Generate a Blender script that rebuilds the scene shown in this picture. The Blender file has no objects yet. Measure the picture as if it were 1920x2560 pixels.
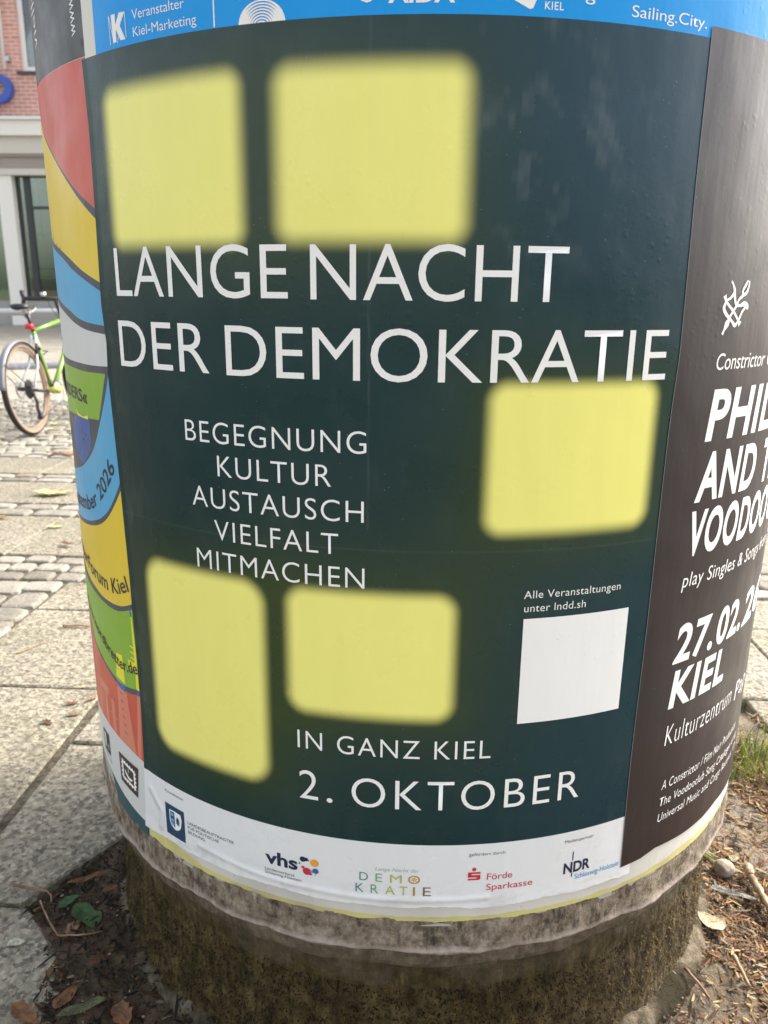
import bpy, bmesh, math, random
import numpy as np
from mathutils import Vector, Matrix, noise

random.seed(7)
rng = np.random.default_rng(7)
sc = bpy.context.scene
C = sc.collection
PI = math.pi

# ------------------------------------------------------------------ camera
EYE = 1.082
R0 = 0.585                      # radius of the papered column
cam = bpy.data.cameras.new('camera')
cam.sensor_fit = 'VERTICAL'
cam.sensor_height = 34.6
cam.lens = 34.6 * 1952.85 / 2560
cam.clip_start = 0.02
cam.clip_end = 2000
cam.dof.use_dof = True
cam.dof.focus_distance = 0.95
cam.dof.aperture_fstop = 8.0
co = bpy.data.objects.new('camera', cam)
pitch, roll, yaw = 0.273776583, 0.0108687016, -0.0435417975
fwd = Vector((math.sin(yaw) * math.cos(pitch), math.cos(yaw) * math.cos(pitch), -math.sin(pitch)))
right = Vector((math.cos(yaw), -math.sin(yaw), 0))
up = right.cross(fwd)
r2 = math.cos(roll) * right + math.sin(roll) * up
u2 = -math.sin(roll) * right + math.cos(roll) * up
m = Matrix((r2, u2, -fwd)).transposed().to_4x4()
m.translation = Vector((0, -2.40157237 * R0, EYE))
co.matrix_world = m
C.objects.link(co)
sc.camera = co

# ------------------------------------------------------------------ light
SUN_AZ = math.radians(58)       # from +y towards +x: behind the column, to the right
SUN_EL = math.radians(38)
w = bpy.data.worlds.new('World')
sc.world = w
w.use_nodes = True
nt = w.node_tree
bg = nt.nodes['Background']
sky = nt.nodes.new('ShaderNodeTexSky')
sky.sky_type = 'NISHITA'
sky.sun_disc = False
sky.sun_elevation = SUN_EL
sky.sun_rotation = SUN_AZ
sky.air_density = 1.0
sky.dust_density = 4.0
sky.ozone_density = 1.0
hs = nt.nodes.new('ShaderNodeHueSaturation')
hs.inputs['Saturation'].default_value = 0.42
nt.links.new(sky.outputs[0], hs.inputs['Color'])
nt.links.new(hs.outputs[0], bg.inputs['Color'])
bg.inputs['Strength'].default_value = 0.15
sl = bpy.data.lights.new('sun', 'SUN')
sl.energy = 2.1
sl.angle = math.radians(18)
sl.color = (1.0, 0.94, 0.86)
so = bpy.data.objects.new('sun', sl)
sd = Vector((math.sin(SUN_AZ) * math.cos(SUN_EL), math.cos(SUN_AZ) * math.cos(SUN_EL), math.sin(SUN_EL)))
so.rotation_euler = sd.to_track_quat('Z', 'Y').to_euler()
so.location = (6, 6, 9)
C.objects.link(so)
vs = sc.view_settings
vs.view_transform = 'Standard'
vs.look = 'None'
vs.gamma = 1.0
vs.exposure = 1.62

# ------------------------------------------------------------------ helpers
def srgb(r, g, b):
    f = lambda c: (c / 255 / 12.92) if c / 255 <= 0.04045 else ((c / 255 + 0.055) / 1.055) ** 2.4
    return (f(r), f(g), f(b))

def tag(o, label=None, cat=None, group=None, kind=None):
    if label: o['label'] = label
    if cat: o['category'] = cat
    if group: o['group'] = group
    if kind: o['kind'] = kind
    return o

def obj(name, bm, mat, parent=None, smooth=False, loc=None):
    if isinstance(bm, bmesh.types.BMesh):
        me = bpy.data.meshes.new(name)
        bm.to_mesh(me)
        bm.free()
    else:
        me = bm
    o = bpy.data.objects.new(name, me)
    if mat: me.materials.append(mat)
    if smooth:
        me.polygons.foreach_set('use_smooth', [True] * len(me.polygons))
    C.objects.link(o)
    if parent: o.parent = parent
    if loc: o.location = loc
    return o

def empty(name, loc=(0, 0, 0), rot=(0, 0, 0)):
    o = bpy.data.objects.new(name, None)
    o.empty_display_size = 0.1
    o.location = loc
    o.rotation_euler = rot
    C.objects.link(o)
    return o

def box(bm, a, b):
    x0, y0, z0 = a; x1, y1, z1 = b
    v = [bm.verts.new(q) for q in ((x0, y0, z0), (x1, y0, z0), (x1, y1, z0), (x0, y1, z0), (x0, y0, z1), (x1, y0, z1), (x1, y1, z1), (x0, y1, z1))]
    for f in ((0, 3, 2, 1), (4, 5, 6, 7), (0, 1, 5, 4), (1, 2, 6, 5), (2, 3, 7, 6), (3, 0, 4, 7)):
        bm.faces.new([v[i] for i in f])

def tube(bm, pts, rad, seg=8, closed=False, caps=True):
    pts = [Vector(q) for q in pts]
    n = len(pts)
    rad = rad if isinstance(rad, (list, tuple)) else [rad] * n
    rings = []
    ref = None
    for i, q in enumerate(pts):
        if closed: t = pts[(i + 1) % n] - pts[i - 1]
        else: t = pts[min(i + 1, n - 1)] - pts[max(i - 1, 0)]
        t.normalize()
        if ref is None:
            ref = t.orthogonal().normalized()
        ref = (ref - t * ref.dot(t)).normalized()
        b = t.cross(ref)
        rings.append([bm.verts.new(q + rad[i] * (math.cos(a) * ref + math.sin(a) * b)) for a in (2 * PI * k / seg for k in range(seg))])
    m_ = n if closed else n - 1
    for i in range(m_):
        A, B = rings[i], rings[(i + 1) % n]
        off = 0
        if closed and i == n - 1:
            off = min(range(seg), key=lambda s: (A[0].co - B[s].co).length)
        for k in range(seg):
            bm.faces.new((A[k], A[(k + 1) % seg], B[(k + 1 + off) % seg], B[(k + off) % seg]))
    if caps and not closed:
        bm.faces.new(rings[0][::-1]); bm.faces.new(rings[-1])

def lathe(bm, prof, seg=180, fn=None):
    rows = []
    for r, z in prof:
        row = []
        for k in range(seg):
            a = 2 * PI * k / seg
            rr, zz = fn(r, z, a) if fn else (r, z)
            row.append(bm.verts.new((rr * math.sin(a), -rr * math.cos(a), zz)))
        rows.append(row)
    for i in range(len(rows) - 1):
        for k in range(seg):
            bm.faces.new((rows[i][k], rows[i][(k + 1) % seg], rows[i + 1][(k + 1) % seg], rows[i + 1][k]))
    return rows

# ---- materials
def mat(name, col=(.5, .5, .5), rough=0.6, spec=0.5, metal=0.0):
    mt = bpy.data.materials.new(name)
    mt.use_nodes = True
    p = mt.node_tree.nodes['Principled BSDF']
    p.inputs['Base Color'].default_value = (*col, 1)
    p.inputs['Roughness'].default_value = rough
    p.inputs['Specular IOR Level'].default_value = spec
    p.inputs['Metallic'].default_value = metal
    return mt

class N:
    def __init__(s, mt):
        s.t = mt.node_tree; s.p = s.t.nodes['Principled BSDF']
        s._co = None
    def co(s):
        if s._co is None:
            s._co = s.t.nodes.new('ShaderNodeTexCoord').outputs['Object']
        return s._co
    def map(s, scale):
        n = s.t.nodes.new('ShaderNodeMapping')
        n.inputs['Scale'].default_value = scale
        s.t.links.new(s.co(), n.inputs['Vector'])
        return n.outputs[0]
    def noise(s, scale, detail=4, vec=None, rough=0.55, dist=0.0):
        n = s.t.nodes.new('ShaderNodeTexNoise')
        n.inputs['Scale'].default_value = scale
        n.inputs['Detail'].default_value = detail
        n.inputs['Roughness'].default_value = rough
        n.inputs['Distortion'].default_value = dist
        s.t.links.new(vec or s.co(), n.inputs['Vector'])
        return n.outputs['Fac']
    def voro(s, scale, feature='F1', vec=None, out='Distance'):
        n = s.t.nodes.new('ShaderNodeTexVoronoi')
        n.feature = feature
        n.inputs['Scale'].default_value = scale
        s.t.links.new(vec or s.co(), n.inputs['Vector'])
        return n.outputs[out]
    def ramp(s, fac, stops, interp='LINEAR'):
        n = s.t.nodes.new('ShaderNodeValToRGB')
        cr = n.color_ramp
        cr.interpolation = interp
        while len(cr.elements) < len(stops): cr.elements.new(0.5)
        for e, (q, c) in zip(cr.elements, stops):
            e.position = q
            e.color = (*c, 1) if hasattr(c, '__len__') else (c, c, c, 1)
        s.t.links.new(fac, n.inputs[0])
        return n.outputs[0]
    def mix(s, fac, a, b, mode='MIX'):
        n = s.t.nodes.new('ShaderNodeMix')
        n.data_type = 'RGBA'; n.blend_type = mode
        for v, i in ((fac, 0), (a, 6), (b, 7)):
            if isinstance(v, (int, float)): n.inputs[i].default_value = v if i == 0 else (v, v, v, 1)
            elif isinstance(v, tuple): n.inputs[i].default_value = (*v, 1)
            else: s.t.links.new(v, n.inputs[i])
        return n.outputs[2]
    def math(s, op, a, b=None):
        n = s.t.nodes.new('ShaderNodeMath'); n.operation = op
        for v, i in ((a, 0), (b, 1)):
            if v is None: continue
            if isinstance(v, (int, float)): n.inputs[i].default_value = v
            else: s.t.links.new(v, n.inputs[i])
        return n.outputs[0]
    def attr(s, name):
        n = s.t.nodes.new('ShaderNodeAttribute'); n.attribute_name = name
        return n.outputs['Color']
    def col(s, c): s.t.links.new(c, s.p.inputs['Base Color'])
    def rough(s, c): s.t.links.new(c, s.p.inputs['Roughness'])
    def bump(s, h, strength=0.3, dist=0.01):
        n = s.t.nodes.new('ShaderNodeBump')
        n.inputs['Strength'].default_value = strength
        n.inputs['Distance'].default_value = dist
        s.t.links.new(h, n.inputs['Height'])
        old = s.p.inputs['Normal'].links
        if old: s.t.links.new(old[0].from_socket, n.inputs['Normal'])
        s.t.links.new(n.outputs[0], s.p.inputs['Normal'])

def paper(name, col, rough=0.36, attr=None, specks=(0.03, 0.03, 0.025), dirt=0.0, speck_cut=0.035, spec=0.5, coat=0.0):
    """Pasted poster paper: glossy print, glue bubbles, vertical brush streaks, small dirt specks."""
    mt = mat(name, col, rough, spec)
    n = N(mt)
    base = n.attr(attr) if attr else col
    v = n.voro(150)
    sp = n.ramp(v, ((speck_cut, 1.0), (speck_cut + 0.03, 0.0)))
    gate = n.ramp(n.noise(37, 2), ((0.56, 0.0), (0.60, 1.0)))
    c = n.mix(n.math('MULTIPLY', sp, gate), base, specks)
    st = n.ramp(n.noise(1, 5, n.map((42, 42, 5))), ((0.35, 0.985), (0.7, 1.01)))
    c = n.mix(1.0, c, st, 'MULTIPLY')
    if dirt:
        d = n.ramp(n.noise(9, 6), ((0.42, 0.0), (0.75, dirt)))
        c = n.mix(d, c, (0.25, 0.22, 0.17))
    n.col(c)
    n.rough(n.ramp(n.noise(14, 5), ((0.3, rough - 0.07), (0.7, rough + 0.12))))
    n.bump(n.noise(1, 3, n.map((7, 7, 3))), 0.35, 0.012)            # slow waviness of the paste-up
    n.bump(n.noise(1, 4, n.map((60, 60, 14))), 0.10, 0.002)         # brush streaks
    bub = n.ramp(n.voro(85), ((0.0, 1.0), (0.30, 0.0)))
    bg_ = n.ramp(n.noise(8, 3), ((0.5, 0.0), (0.62, 1.0)))
    n.bump(n.math('MULTIPLY', bub, bg_), 0.18, 0.0010)
    n.bump(n.noise(170, 3), 0.10, 0.0012)
    n.p.inputs['Coat Weight'].default_value = coat; n.p.inputs['Coat Roughness'].default_value = 0.33              # glue bubbles
    return mt

WHITE = paper('white_print', srgb(238, 236, 231), 0.5, specks=(.06, .06, .05), speck_cut=0.03, spec=.3)
PAPERWHITE = paper('white_paper', srgb(226, 226, 223), 0.45, specks=(.05, .045, .04), dirt=0.10, speck_cut=0.05)
OLDWHITE = paper('old_white_paper', srgb(208, 204, 194), 0.55, specks=(.06, .05, .04), dirt=0.35, speck_cut=0.07)
MAINP = paper('night_print', (.01, .03, .03), 0.29, attr='Col', specks=(.45, .45, .42), speck_cut=0.03, spec=.38)

_n = N(MAINP)
_a = _n.t.nodes.new('ShaderNodeAttribute'); _a.attribute_name = 'Relief'
_n.bump(_a.outputs['Fac'], 1.0, .009)
# ---- 2-D shapes wrapped round the column (u = arc metres, z = metres)
def bend(bm, radius, step=math.radians(1)):
    """bm holds flat faces in x=u, y=z; cut every degree and wrap round the axis."""
    bmesh.ops.triangulate(bm, faces=bm.faces[:])
    us = [v.co.x for v in bm.verts]
    if not us: return bm
    d = step * R0
    k = math.ceil(min(us) / d)
    while k * d < max(us):
        bmesh.ops.bisect_plane(bm, geom=bm.verts[:] + bm.edges[:] + bm.faces[:], plane_co=(k * d, 0, 0), plane_no=(1, 0, 0), dist=1e-6)
        k += 1
    for v in bm.verts:
        th, z = v.co.x / R0, v.co.y
        v.co = (radius * math.sin(th), -radius * math.cos(th), z)
    for f in bm.faces:
        f.normal_update()
        c = f.calc_center_median()
        if f.normal.x * c.x + f.normal.y * c.y < 0: f.normal_flip()
    return bm

def fill(loops):
    """Filled 2-D polygon with holes -> flat bmesh."""
    cu = bpy.data.curves.new('outline', 'CURVE')
    cu.dimensions = '2D'; cu.fill_mode = 'BOTH'
    for lp in loops:
        s = cu.splines.new('POLY')
        s.points.add(len(lp) - 1)
        for q, (x, y) in zip(s.points, lp): q.co = (x, y, 0, 1)
        s.use_cyclic_u = True
    o = bpy.data.objects.new('outline', cu)
    me = o.to_mesh()
    bm = bmesh.new(); bm.from_mesh(me)
    o.to_mesh_clear()
    bpy.data.objects.remove(o); bpy.data.curves.remove(cu)
    return bm

def glyphs(text, off=0.0, shear=0.0, sp=1.0):
    cu = bpy.data.curves.new('lettering', 'FONT')
    cu.body = text; cu.fill_mode = 'FRONT'; cu.offset = off; cu.shear = shear; cu.space_character = sp
    cu.resolution_u = 5
    o = bpy.data.objects.new('lettering', cu)
    me = o.to_mesh()
    bm = bmesh.new(); bm.from_mesh(me)
    o.to_mesh_clear()
    bpy.data.objects.remove(o); bpy.data.curves.remove(cu)
    bmesh.ops.remove_doubles(bm, verts=bm.verts[:], dist=1e-5)
    return bm

_hb = glyphs('H'); CAP = max(v.co.y for v in _hb.verts) - min(v.co.y for v in _hb.verts); _hb.free()

def text_flat(text, u0, u1, z, cap, off=0.0, shear=0.0, sp=1.0, rise=0.0):
    bm = glyphs(text, off, shear, sp)
    xs = [v.co.x for v in bm.verts]
    x0, x1 = min(xs), max(xs)
    for v in bm.verts:
        u = u0 + (v.co.x - x0) / (x1 - x0) * (u1 - u0)
        v.co = (u, z + v.co.y / CAP * cap + rise * (u - u0), 0)
    return bm

def text(parent, name, s, u0, u1, z, cap, m_, rad, **k):
    return obj(name, bend(text_flat(s, u0, u1, z, cap, **k), rad), m_, parent)

def text_path(parent, name, s, path, cap, m_, rad, off=0.0, shear=0.0, sp=1.0):
    """lettering that follows a baseline path in (u, z)"""
    bm = glyphs(s, off, shear, sp)
    bmesh.ops.triangulate(bm, faces=bm.faces[:])
    xs = [v.co.x for v in bm.verts]; x0, x1 = min(xs), max(xs)
    P = [Vector(q) for q in path]
    L = [0]
    for a, b in zip(P, P[1:]): L.append(L[-1] + (b - a).length)
    k = 1
    while k < 40:
        bmesh.ops.bisect_plane(bm, geom=bm.verts[:] + bm.edges[:] + bm.faces[:], plane_co=(x0 + (x1 - x0) * k / 40, 0, 0), plane_no=(1, 0, 0), dist=1e-6)
        k += 1
    def at(t):
        i = 1
        while i < len(L) - 1 and L[i] < t: i += 1
        f = (t - L[i - 1]) / (L[i] - L[i - 1])
        return P[i - 1].lerp(P[i], f)
    for v in bm.verts:
        t = (v.co.x - x0) / (x1 - x0) * L[-1]
        q = at(t); d = (at(t + .004) - at(t - .004)).normalized()
        h = v.co.y / CAP * cap
        v.co = (q.x - d.y * h, q.y + d.x * h, 0)
    return obj(name, bend(bm, rad), m_, parent)

def shape(parent, name, loops, m_, rad):
    return obj(name, bend(fill(loops), rad), m_, parent)

def rect(u0, z0, u1, z1): return [(u0, z0), (u1, z0), (u1, z1), (u0, z1)]

def disc(u, z, r, n=24, e=1.0):
    return [(u + r * math.cos(2 * PI * k / n), z + e * r * math.sin(2 * PI * k / n)) for k in range(n)]

def stroke(pts, wd):
    """outline of an open polyline drawn with a pen of width wd (number or list)"""
    P = [Vector(q) for q in pts]
    n = len(P)
    W = wd if isinstance(wd, (list, tuple)) else [wd] * n
    A, B = [], []
    for i in range(n):
        t = (P[min(i + 1, n - 1)] - P[max(i - 1, 0)]).normalized()
        nn = Vector((-t.y, t.x)) * W[i] / 2
        A.append(tuple(P[i] + nn)); B.append(tuple(P[i] - nn))
    return A + B[::-1]

def smooth_path(pts, k=6):
    out = []
    n = len(pts)
    for i in range(n - 1):
        p0, p1, p2, p3 = (Vector(pts[max(0, i - 1)]), Vector(pts[i]), Vector(pts[i + 1]), Vector(pts[min(n - 1, i + 2)]))
        for j in range(k):
            t = j / k
            out.append(tuple(0.5 * ((2 * p1) + (-p0 + p2) * t + (2 * p0 - 5 * p1 + 4 * p2 - p3) * t * t + (-p0 + 3 * p1 - 3 * p2 + p3) * t ** 3)))
    out.append(tuple(pts[-1]))
    return out

def wavy(u0, u1, z, amp, step=0.006, seed=0, f=40):
    n = max(2, int(abs(u1 - u0) / step))
    return [(u0 + (u1 - u0) * i / n, z + amp * noise.noise((u0 * f + (u1 - u0) * i / n * f, seed, 0)) + amp * .4 * noise.noise((i * step * f * 4, seed, 5))) for i in range(n + 1)]

# =================================================================== GROUND
def slab_mat(name, dark=1.0):
    mt = mat(name, (.3, .28, .24), 0.75, 0.4)
    n = N(mt)
    big = n.noise(1.6, 6)
    c = n.ramp(big, ((0.3, (.215 * dark, .19 * dark, .14 * dark)), (0.7, (.315 * dark, .28 * dark, .208 * dark))))
    vc = n.voro(135, out='Color', vec=n.mix(.04, n.co(), n.t.nodes.new('ShaderNodeTexNoise').outputs['Color']))
    sep = n.t.nodes.new('ShaderNodeSeparateColor'); n.t.links.new(vc, sep.inputs[0])
    gr = n.ramp(sep.outputs[0], ((0.0, .32), (0.22, .5), (0.34, .9), (0.75, 1.1), (1.0, 1.6)))
    c = n.mix(0.75, c, gr, 'MULTIPLY')
    c = n.mix(0.8, c, n.ramp(n.noise(55, 5), ((0.36, .52), (0.52, 1.0), (0.72, 1.28))), 'MULTIPLY')
    c = n.mix(n.ramp(n.noise(5, 6), ((0.5, 0.0), (0.72, 0.5))), c, (.115, .115, .055))
    n.col(c)
    n.bump(n.noise(75, 6), 0.7, 0.006)
    n.bump(n.ramp(n.voro(95), ((0.0, 1.0), (0.5, 0.0))), 0.35, 0.003)
    return mt
SLAB = slab_mat('aggregate_slab')
def stone_mat():
    mt = mat('granite_sett', (.3, .3, .28), 0.7, 0.4)
    n = N(mt)
    isl = n.t.nodes.new('ShaderNodeNewGeometry').outputs['Random Per Island']
    c = n.ramp(isl, ((0.0, (.20, .18, .14)), (0.5, (.28, .255, .205)), (1.0, (.35, .32, .26))))
    c = n.mix(0.7, c, n.ramp(n.noise(120, 5), ((0.35, .6), (0.65, 1.2))), 'MULTIPLY')
    c = n.mix(0.6, c, n.ramp(n.noise(18, 4), ((0.35, .7), (0.65, 1.1))), 'MULTIPLY')
    n.col(c)
    n.bump(n.noise(45, 6), 0.6, 0.008)
    return mt
SETT = stone_mat()
def soil_mat():
    mt = mat('soil_surface', (.05, .035, .02), 0.9, 0.3)
    n = N(mt)
    c = n.ramp(n.noise(26, 8, rough=0.7), ((0.32, (.032, .022, .012)), (0.5, (.088, .062, .035)), (0.68, (.17, .125, .078))))
    # dry sandy-grey patches lie to the right of the column, damp humus to the left
    sx = n.t.nodes.new('ShaderNodeSeparateXYZ'); n.t.links.new(n.co(), sx.inputs[0])
    dry = n.ramp(n.math('ADD', sx.outputs[0], n.math('MULTIPLY', n.noise(6, 5), 0.5)), ((0.48, 0.0), (0.98, 1.0)))
    c2 = n.ramp(n.noise(60, 8, rough=0.75), ((0.3, (.10, .072, .045)), (0.5, (.26, .205, .14)), (0.7, (.40, .33, .25))))
    c2 = n.mix(n.ramp(n.noise(9, 4), ((.52, 0.0), (.6, 0.65))), c2, (.22, .20, .175))
    c = n.mix(dry, c, c2)
    n.col(c)
    n.bump(n.noise(90, 8, rough=0.7), 1.0, 0.012)
    return mt
SOIL = soil_mat()
JOINT = mat('joint_dirt', (.07, .058, .04), 0.95, 0.2)
nj = N(JOINT)
nj.col(nj.ramp(nj.noise(60, 6), ((0.35, (.055, .045, .03)), (0.6, (.14, .12, .085)), (0.75, (.12, .13, .06)))))
nj.bump(nj.noise(150, 5), 0.8, 0.006)

bm = bmesh.new()
vv = [bm.verts.new(q) for q in ((-500, -500, -.03), (500, -500, -.03), (500, 500, -.03), (-500, 500, -.03))]
bm.faces.new(vv)
GROUND = mat('ground_dirt', (.16, .14, .11), 0.95, 0.2)
ng = N(GROUND)
ng.col(ng.ramp(ng.noise(3, 8, rough=.7), ((0.35, (.075, .062, .042)), (0.65, (.17, .145, .105)))))
ng.bump(ng.noise(90, 6), .8, .008)
obj('ground', bm, GROUND)['kind'] = 'structure'

# --- slabs
def slab(bm, loop, top=0.0, seed=0, bev=0.004):
    """prism with a softened, slightly chipped upper edge"""
    pts = []
    n = len(loop)
    for i in range(n):
        a, b = Vector(loop[i]), Vector(loop[(i + 1) % n])
        k = max(1, int((b - a).length / 0.05))
        for j in range(k):
            q = a.lerp(b, j / k)
            pts.append(Vector((q.x + .0025 * noise.noise((q.x * 30, q.y * 30, seed)), q.y + .0025 * noise.noise((q.x * 30, q.y * 30, seed + 9)))))
    cx = sum((q.x for q in pts)) / len(pts); cy = sum((q.y for q in pts)) / len(pts)
    def ins(q, d):
        v = Vector((cx, cy)) - q
        return q + v.normalized() * d
    r0_ = [bm.verts.new((q.x, q.y, -.06)) for q in pts]
    r1_ = [bm.verts.new((q.x, q.y, top - bev)) for q in pts]
    r2_ = [bm.verts.new((*ins(q, bev * 1.3), top)) for q in pts]
    k = len(pts)
    for A, B in ((r0_, r1_), (r1_, r2_)):
        for i in range(k): bm.faces.new((A[i], A[(i + 1) % k], B[(i + 1) % k], B[i]))
    bm.faces.new(r2_)

def R4(x0, y0, x1, y1): return [(x0, y0), (x1, y0), (x1, y1), (x0, y1)]
bm = bmesh.new()
g = .004
slabs = [
    R4(-1.33, .545, -.56, 1.08),
    R4(-1.95, -.62, -.866, .535),
    R4(-.843, .274, -.50, .535),
    [(-.843, .262), (-.53, .262), (-.56, .02), (-.589, -.067), (-.629, -.127), (-.656, -.173), (-.679, -.212), (-.70, -.252), (-.843, -.252)],
    [(-.843, -.262), (-.69, -.262), (-.55, -.40), (-.50, -.52), (-.50, -.75), (-.843, -.75)],
    R4(-1.33, 1.09, -.86, 1.352), R4(-.855, 1.09, -.30, 1.352), R4(-.295, 1.09, .3, 1.352), R4(.305, 1.09, .9, 1.352),
    R4(-.55, .60, -.02, 1.08), R4(-.015, .60, .55, 1.08),
    R4(.555, .605, 1.10, 1.085), R4(1.105, .605, 1.70, 1.085), R4(1.705, .605, 2.3, 1.085),
    R4(.905, 1.09, 1.45, 1.352), R4(1.455, 1.09, 2.05, 1.352),
    R4(.93, .05, 1.5, .595), R4(1.505, .05, 2.1, .595), R4(1.35, -.55, 1.95, .045),
    R4(-1.95, -1.22, -.866, -.626), [(-.843, -.757), (-.5, -.757), (-.35, -.95), (-.35, -1.3), (-.843, -1.3)],
]
for j in range(4):
    for i in range(9):
        slabs.append(R4(-3 + i * .6 + g, -1.36 - j * .55 - .55 + g, -3 + (i + 1) * .6 - g, -1.36 - j * .55 - g))
for (ya, yb, off, st) in ((1.655, 2.225, .06, .6), (2.465, 2.925, .27, .62), (3.135, 3.585, .1, .6)):
    x = -6.0 + off
    while x < 4:
        slabs.append(R4(x + g, ya + g, x + st - g, yb - g)); x += st
# the joint seen at x = -1.74 in the first wide row
for i, lp in enumerate(slabs):
    slab(bm, lp, top=.001 * noise.noise((i * 3.1, 0, 0)), seed=i)
obj('paving_slabs', bm, SLAB)['kind'] = 'structure'

# --- setts
def sett(bm, x0, y0, x1, y1, top):
    g_ = random.uniform(.004, .010)
    xa, xb, ya, yb = x0 + g_, x1 - g_, y0 + g_, y1 - g_
    cx, cy = (xa + xb) / 2, (ya + yb) / 2
    hx, hy = (xb - xa) / 2, (yb - ya) / 2
    ring = []
    n = 12
    for k in range(n):
        a = 2 * PI * (k + .5) / n
        c, s = math.cos(a), math.sin(a)
        e = 0.38
        px = math.copysign(abs(c) ** e, c) * hx * random.uniform(.93, 1.03)
        py = math.copysign(abs(s) ** e, s) * hy * random.uniform(.93, 1.03)
        ring.append((px, py))
    def lay(f, z): return [bm.verts.new((cx + px * f, cy + py * f, z + random.uniform(-.0012, .0012))) for px, py in ring]
    L = [lay(1.0, -.03), lay(1.0, top - .010), lay(.95, top - .003), lay(.78, top)]
    for A, B in zip(L, L[1:]):
        for i in range(n): bm.faces.new((A[i], A[(i + 1) % n], B[(i + 1) % n], B[i]))
    bm.faces.new(L[-1])

bm = bmesh.new()
def rows(x0, x1, y0, y1, pitch, lmin, lmax, jit=.004):
    n = max(1, round((y1 - y0) / pitch)); p_ = (y1 - y0) / n
    for j in range(n):
        x = x0 - random.uniform(0, .1)
        while x < x1:
            l = random.uniform(lmin, lmax)
            sett(bm, x, y0 + j * p_ + random.uniform(-jit, jit), x + l, y0 + (j + 1) * p_ + random.uniform(-jit, jit), random.uniform(-.002, .007))
            x += l
rows(-2.6, 2.6, 1.36, 1.65, .098, .10, .16)
rows(-1.95, -1.46, .55, 1.36, .13, .12, .2)
for j, (a, b) in enumerate(((1.245, 1.36), (1.09, 1.24), (.985, 1.085), (.88, .98), (.74, .875), (.6, .735))):
    sett(bm, -1.47 + random.uniform(-.02, .02), a, -1.338, b, .004)
rows(-5, 3, 2.235, 2.455, .108, .14, .24)
rows(-5, 3, 2.935, 3.125, .095, .14, .22)
rows(-6.5, 2, 3.595, 6.4, .105, .11, .19)
obj('cobblestone_paving', bm, SETT)['kind'] = 'structure'
# dirt bed under the setts and joints
bm = bmesh.new()
for a in ((-6.6, 1.355, 4, 6.45), (-1.96, .55, -1.335, 1.355)):
    vv = [bm.verts.new(q) for q in ((a[0], a[1], -.010), (a[2], a[1], -.010), (a[2], a[3], -.010), (a[0], a[3], -.010))]
    bm.faces.new(vv)
vv = [bm.verts.new(q) for q in ((-1.96, -1.3, -.012), (-.5, -1.3, -.012), (-.5, .548, -.012), (-1.96, .548, -.012))]
# only a strip inside the wide joint at x = -0.855
for v in vv: bm.verts.remove(v)
vv = [bm.verts.new(q) for q in ((-.869, -1.3, -.006), (-.84, -1.3, -.006), (-.84, .548, -.006), (-.869, .548, -.006))]
bm.faces.new(vv)
obj('joint_bed', bm, JOINT)['kind'] = 'structure'

# --- plaza beyond the setts
PLAZA = mat('plaza_paving', (.38, .35, .29), 0.8, 0.4)
n = N(PLAZA)
br = n.t.nodes.new('ShaderNodeTexBrick')
br.inputs['Scale'].default_value = 1.0
br.inputs['Brick Width'].default_value = .6; br.inputs['Row Height'].default_value = .4; br.inputs['Mortar Size'].default_value = .012
br.inputs['Color1'].default_value = (.34, .31, .25, 1); br.inputs['Color2'].default_value = (.30, .27, .22, 1); br.inputs['Mortar'].default_value = (.2, .18, .14, 1)
n.t.links.new(n.co(), br.inputs['Vector'])
n.col(n.mix(.6, br.outputs[0], n.ramp(n.noise(2, 6), ((.35, .75), (.65, 1.1))), 'MULTIPLY'))
bm = bmesh.new()
vv = [bm.verts.new(q) for q in ((-40, 6.42, -.004), (30, 6.42, -.004), (30, 23.3, -.004), (-40, 23.3, -.004))]
bm.faces.new(vv)
obj('plaza', bm, PLAZA)['kind'] = 'structure'
PINK = mat('reddish_paving', (.42, .31, .24), .8, .4)
n = N(PINK); n.col(n.ramp(n.noise(9, 5), ((.35, (.36, .26, .2)), (.65, (.46, .35, .28)))))
bm = bmesh.new()
vv = [bm.verts.new(q) for q in ((-40, 8.2, 0), (30, 8.2, 0), (30, 9.4, 0), (-40, 9.4, 0))]
bm.faces.new(vv)
obj('path', bm, PINK)['kind'] = 'structure'

# --- soil round the foot of the column
def left_edge(x, y):
    return float(np.interp(y, [-1.0, -.5, -.44, -.384, -.34, -.30, -.266], [-.52, -.585, -.60, -.625, -.64, -.665, -.70])) + .022 * noise.noise((y * 14, x * 6, 4)) + .008 * noise.noise((y * 60, x * 30, 4))
def soil_h(x, y):
    r = math.hypot(x, y)
    h = -.018 + .006 * noise.noise((x * 9, y * 9, 1)) + .005 * noise.noise((x * 30, y * 30, 2)) + .003 * noise.noise((x * 80, y * 80, 3))
    h += .018 * math.exp(-((r - .58) / .06) ** 2)
    h += .022 * max(0, min(1, (x - .35) / .4))
    if x < -.40 and y < -.255:
        t = x - left_edge(x, y)
        over = -.006 + .16 * t + .004 * noise.noise((x * 40, y * 40, 6)) + .003 * noise.noise((x * 110, y * 110, 6))
        h2 = min(.006 + .004 * noise.noise((x * 45, y * 45, 9)), over)
        k = min(1, max(0, (-.255 - y) / .03)) * min(1, max(0, (-.43 - x) / .06))
        h = h * (1 - k) + h2 * k
    return h
bm = bmesh.new()
step = .0125
nx, ny = int(2.05 / step), int(1.75 / step)
grid = []
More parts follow.
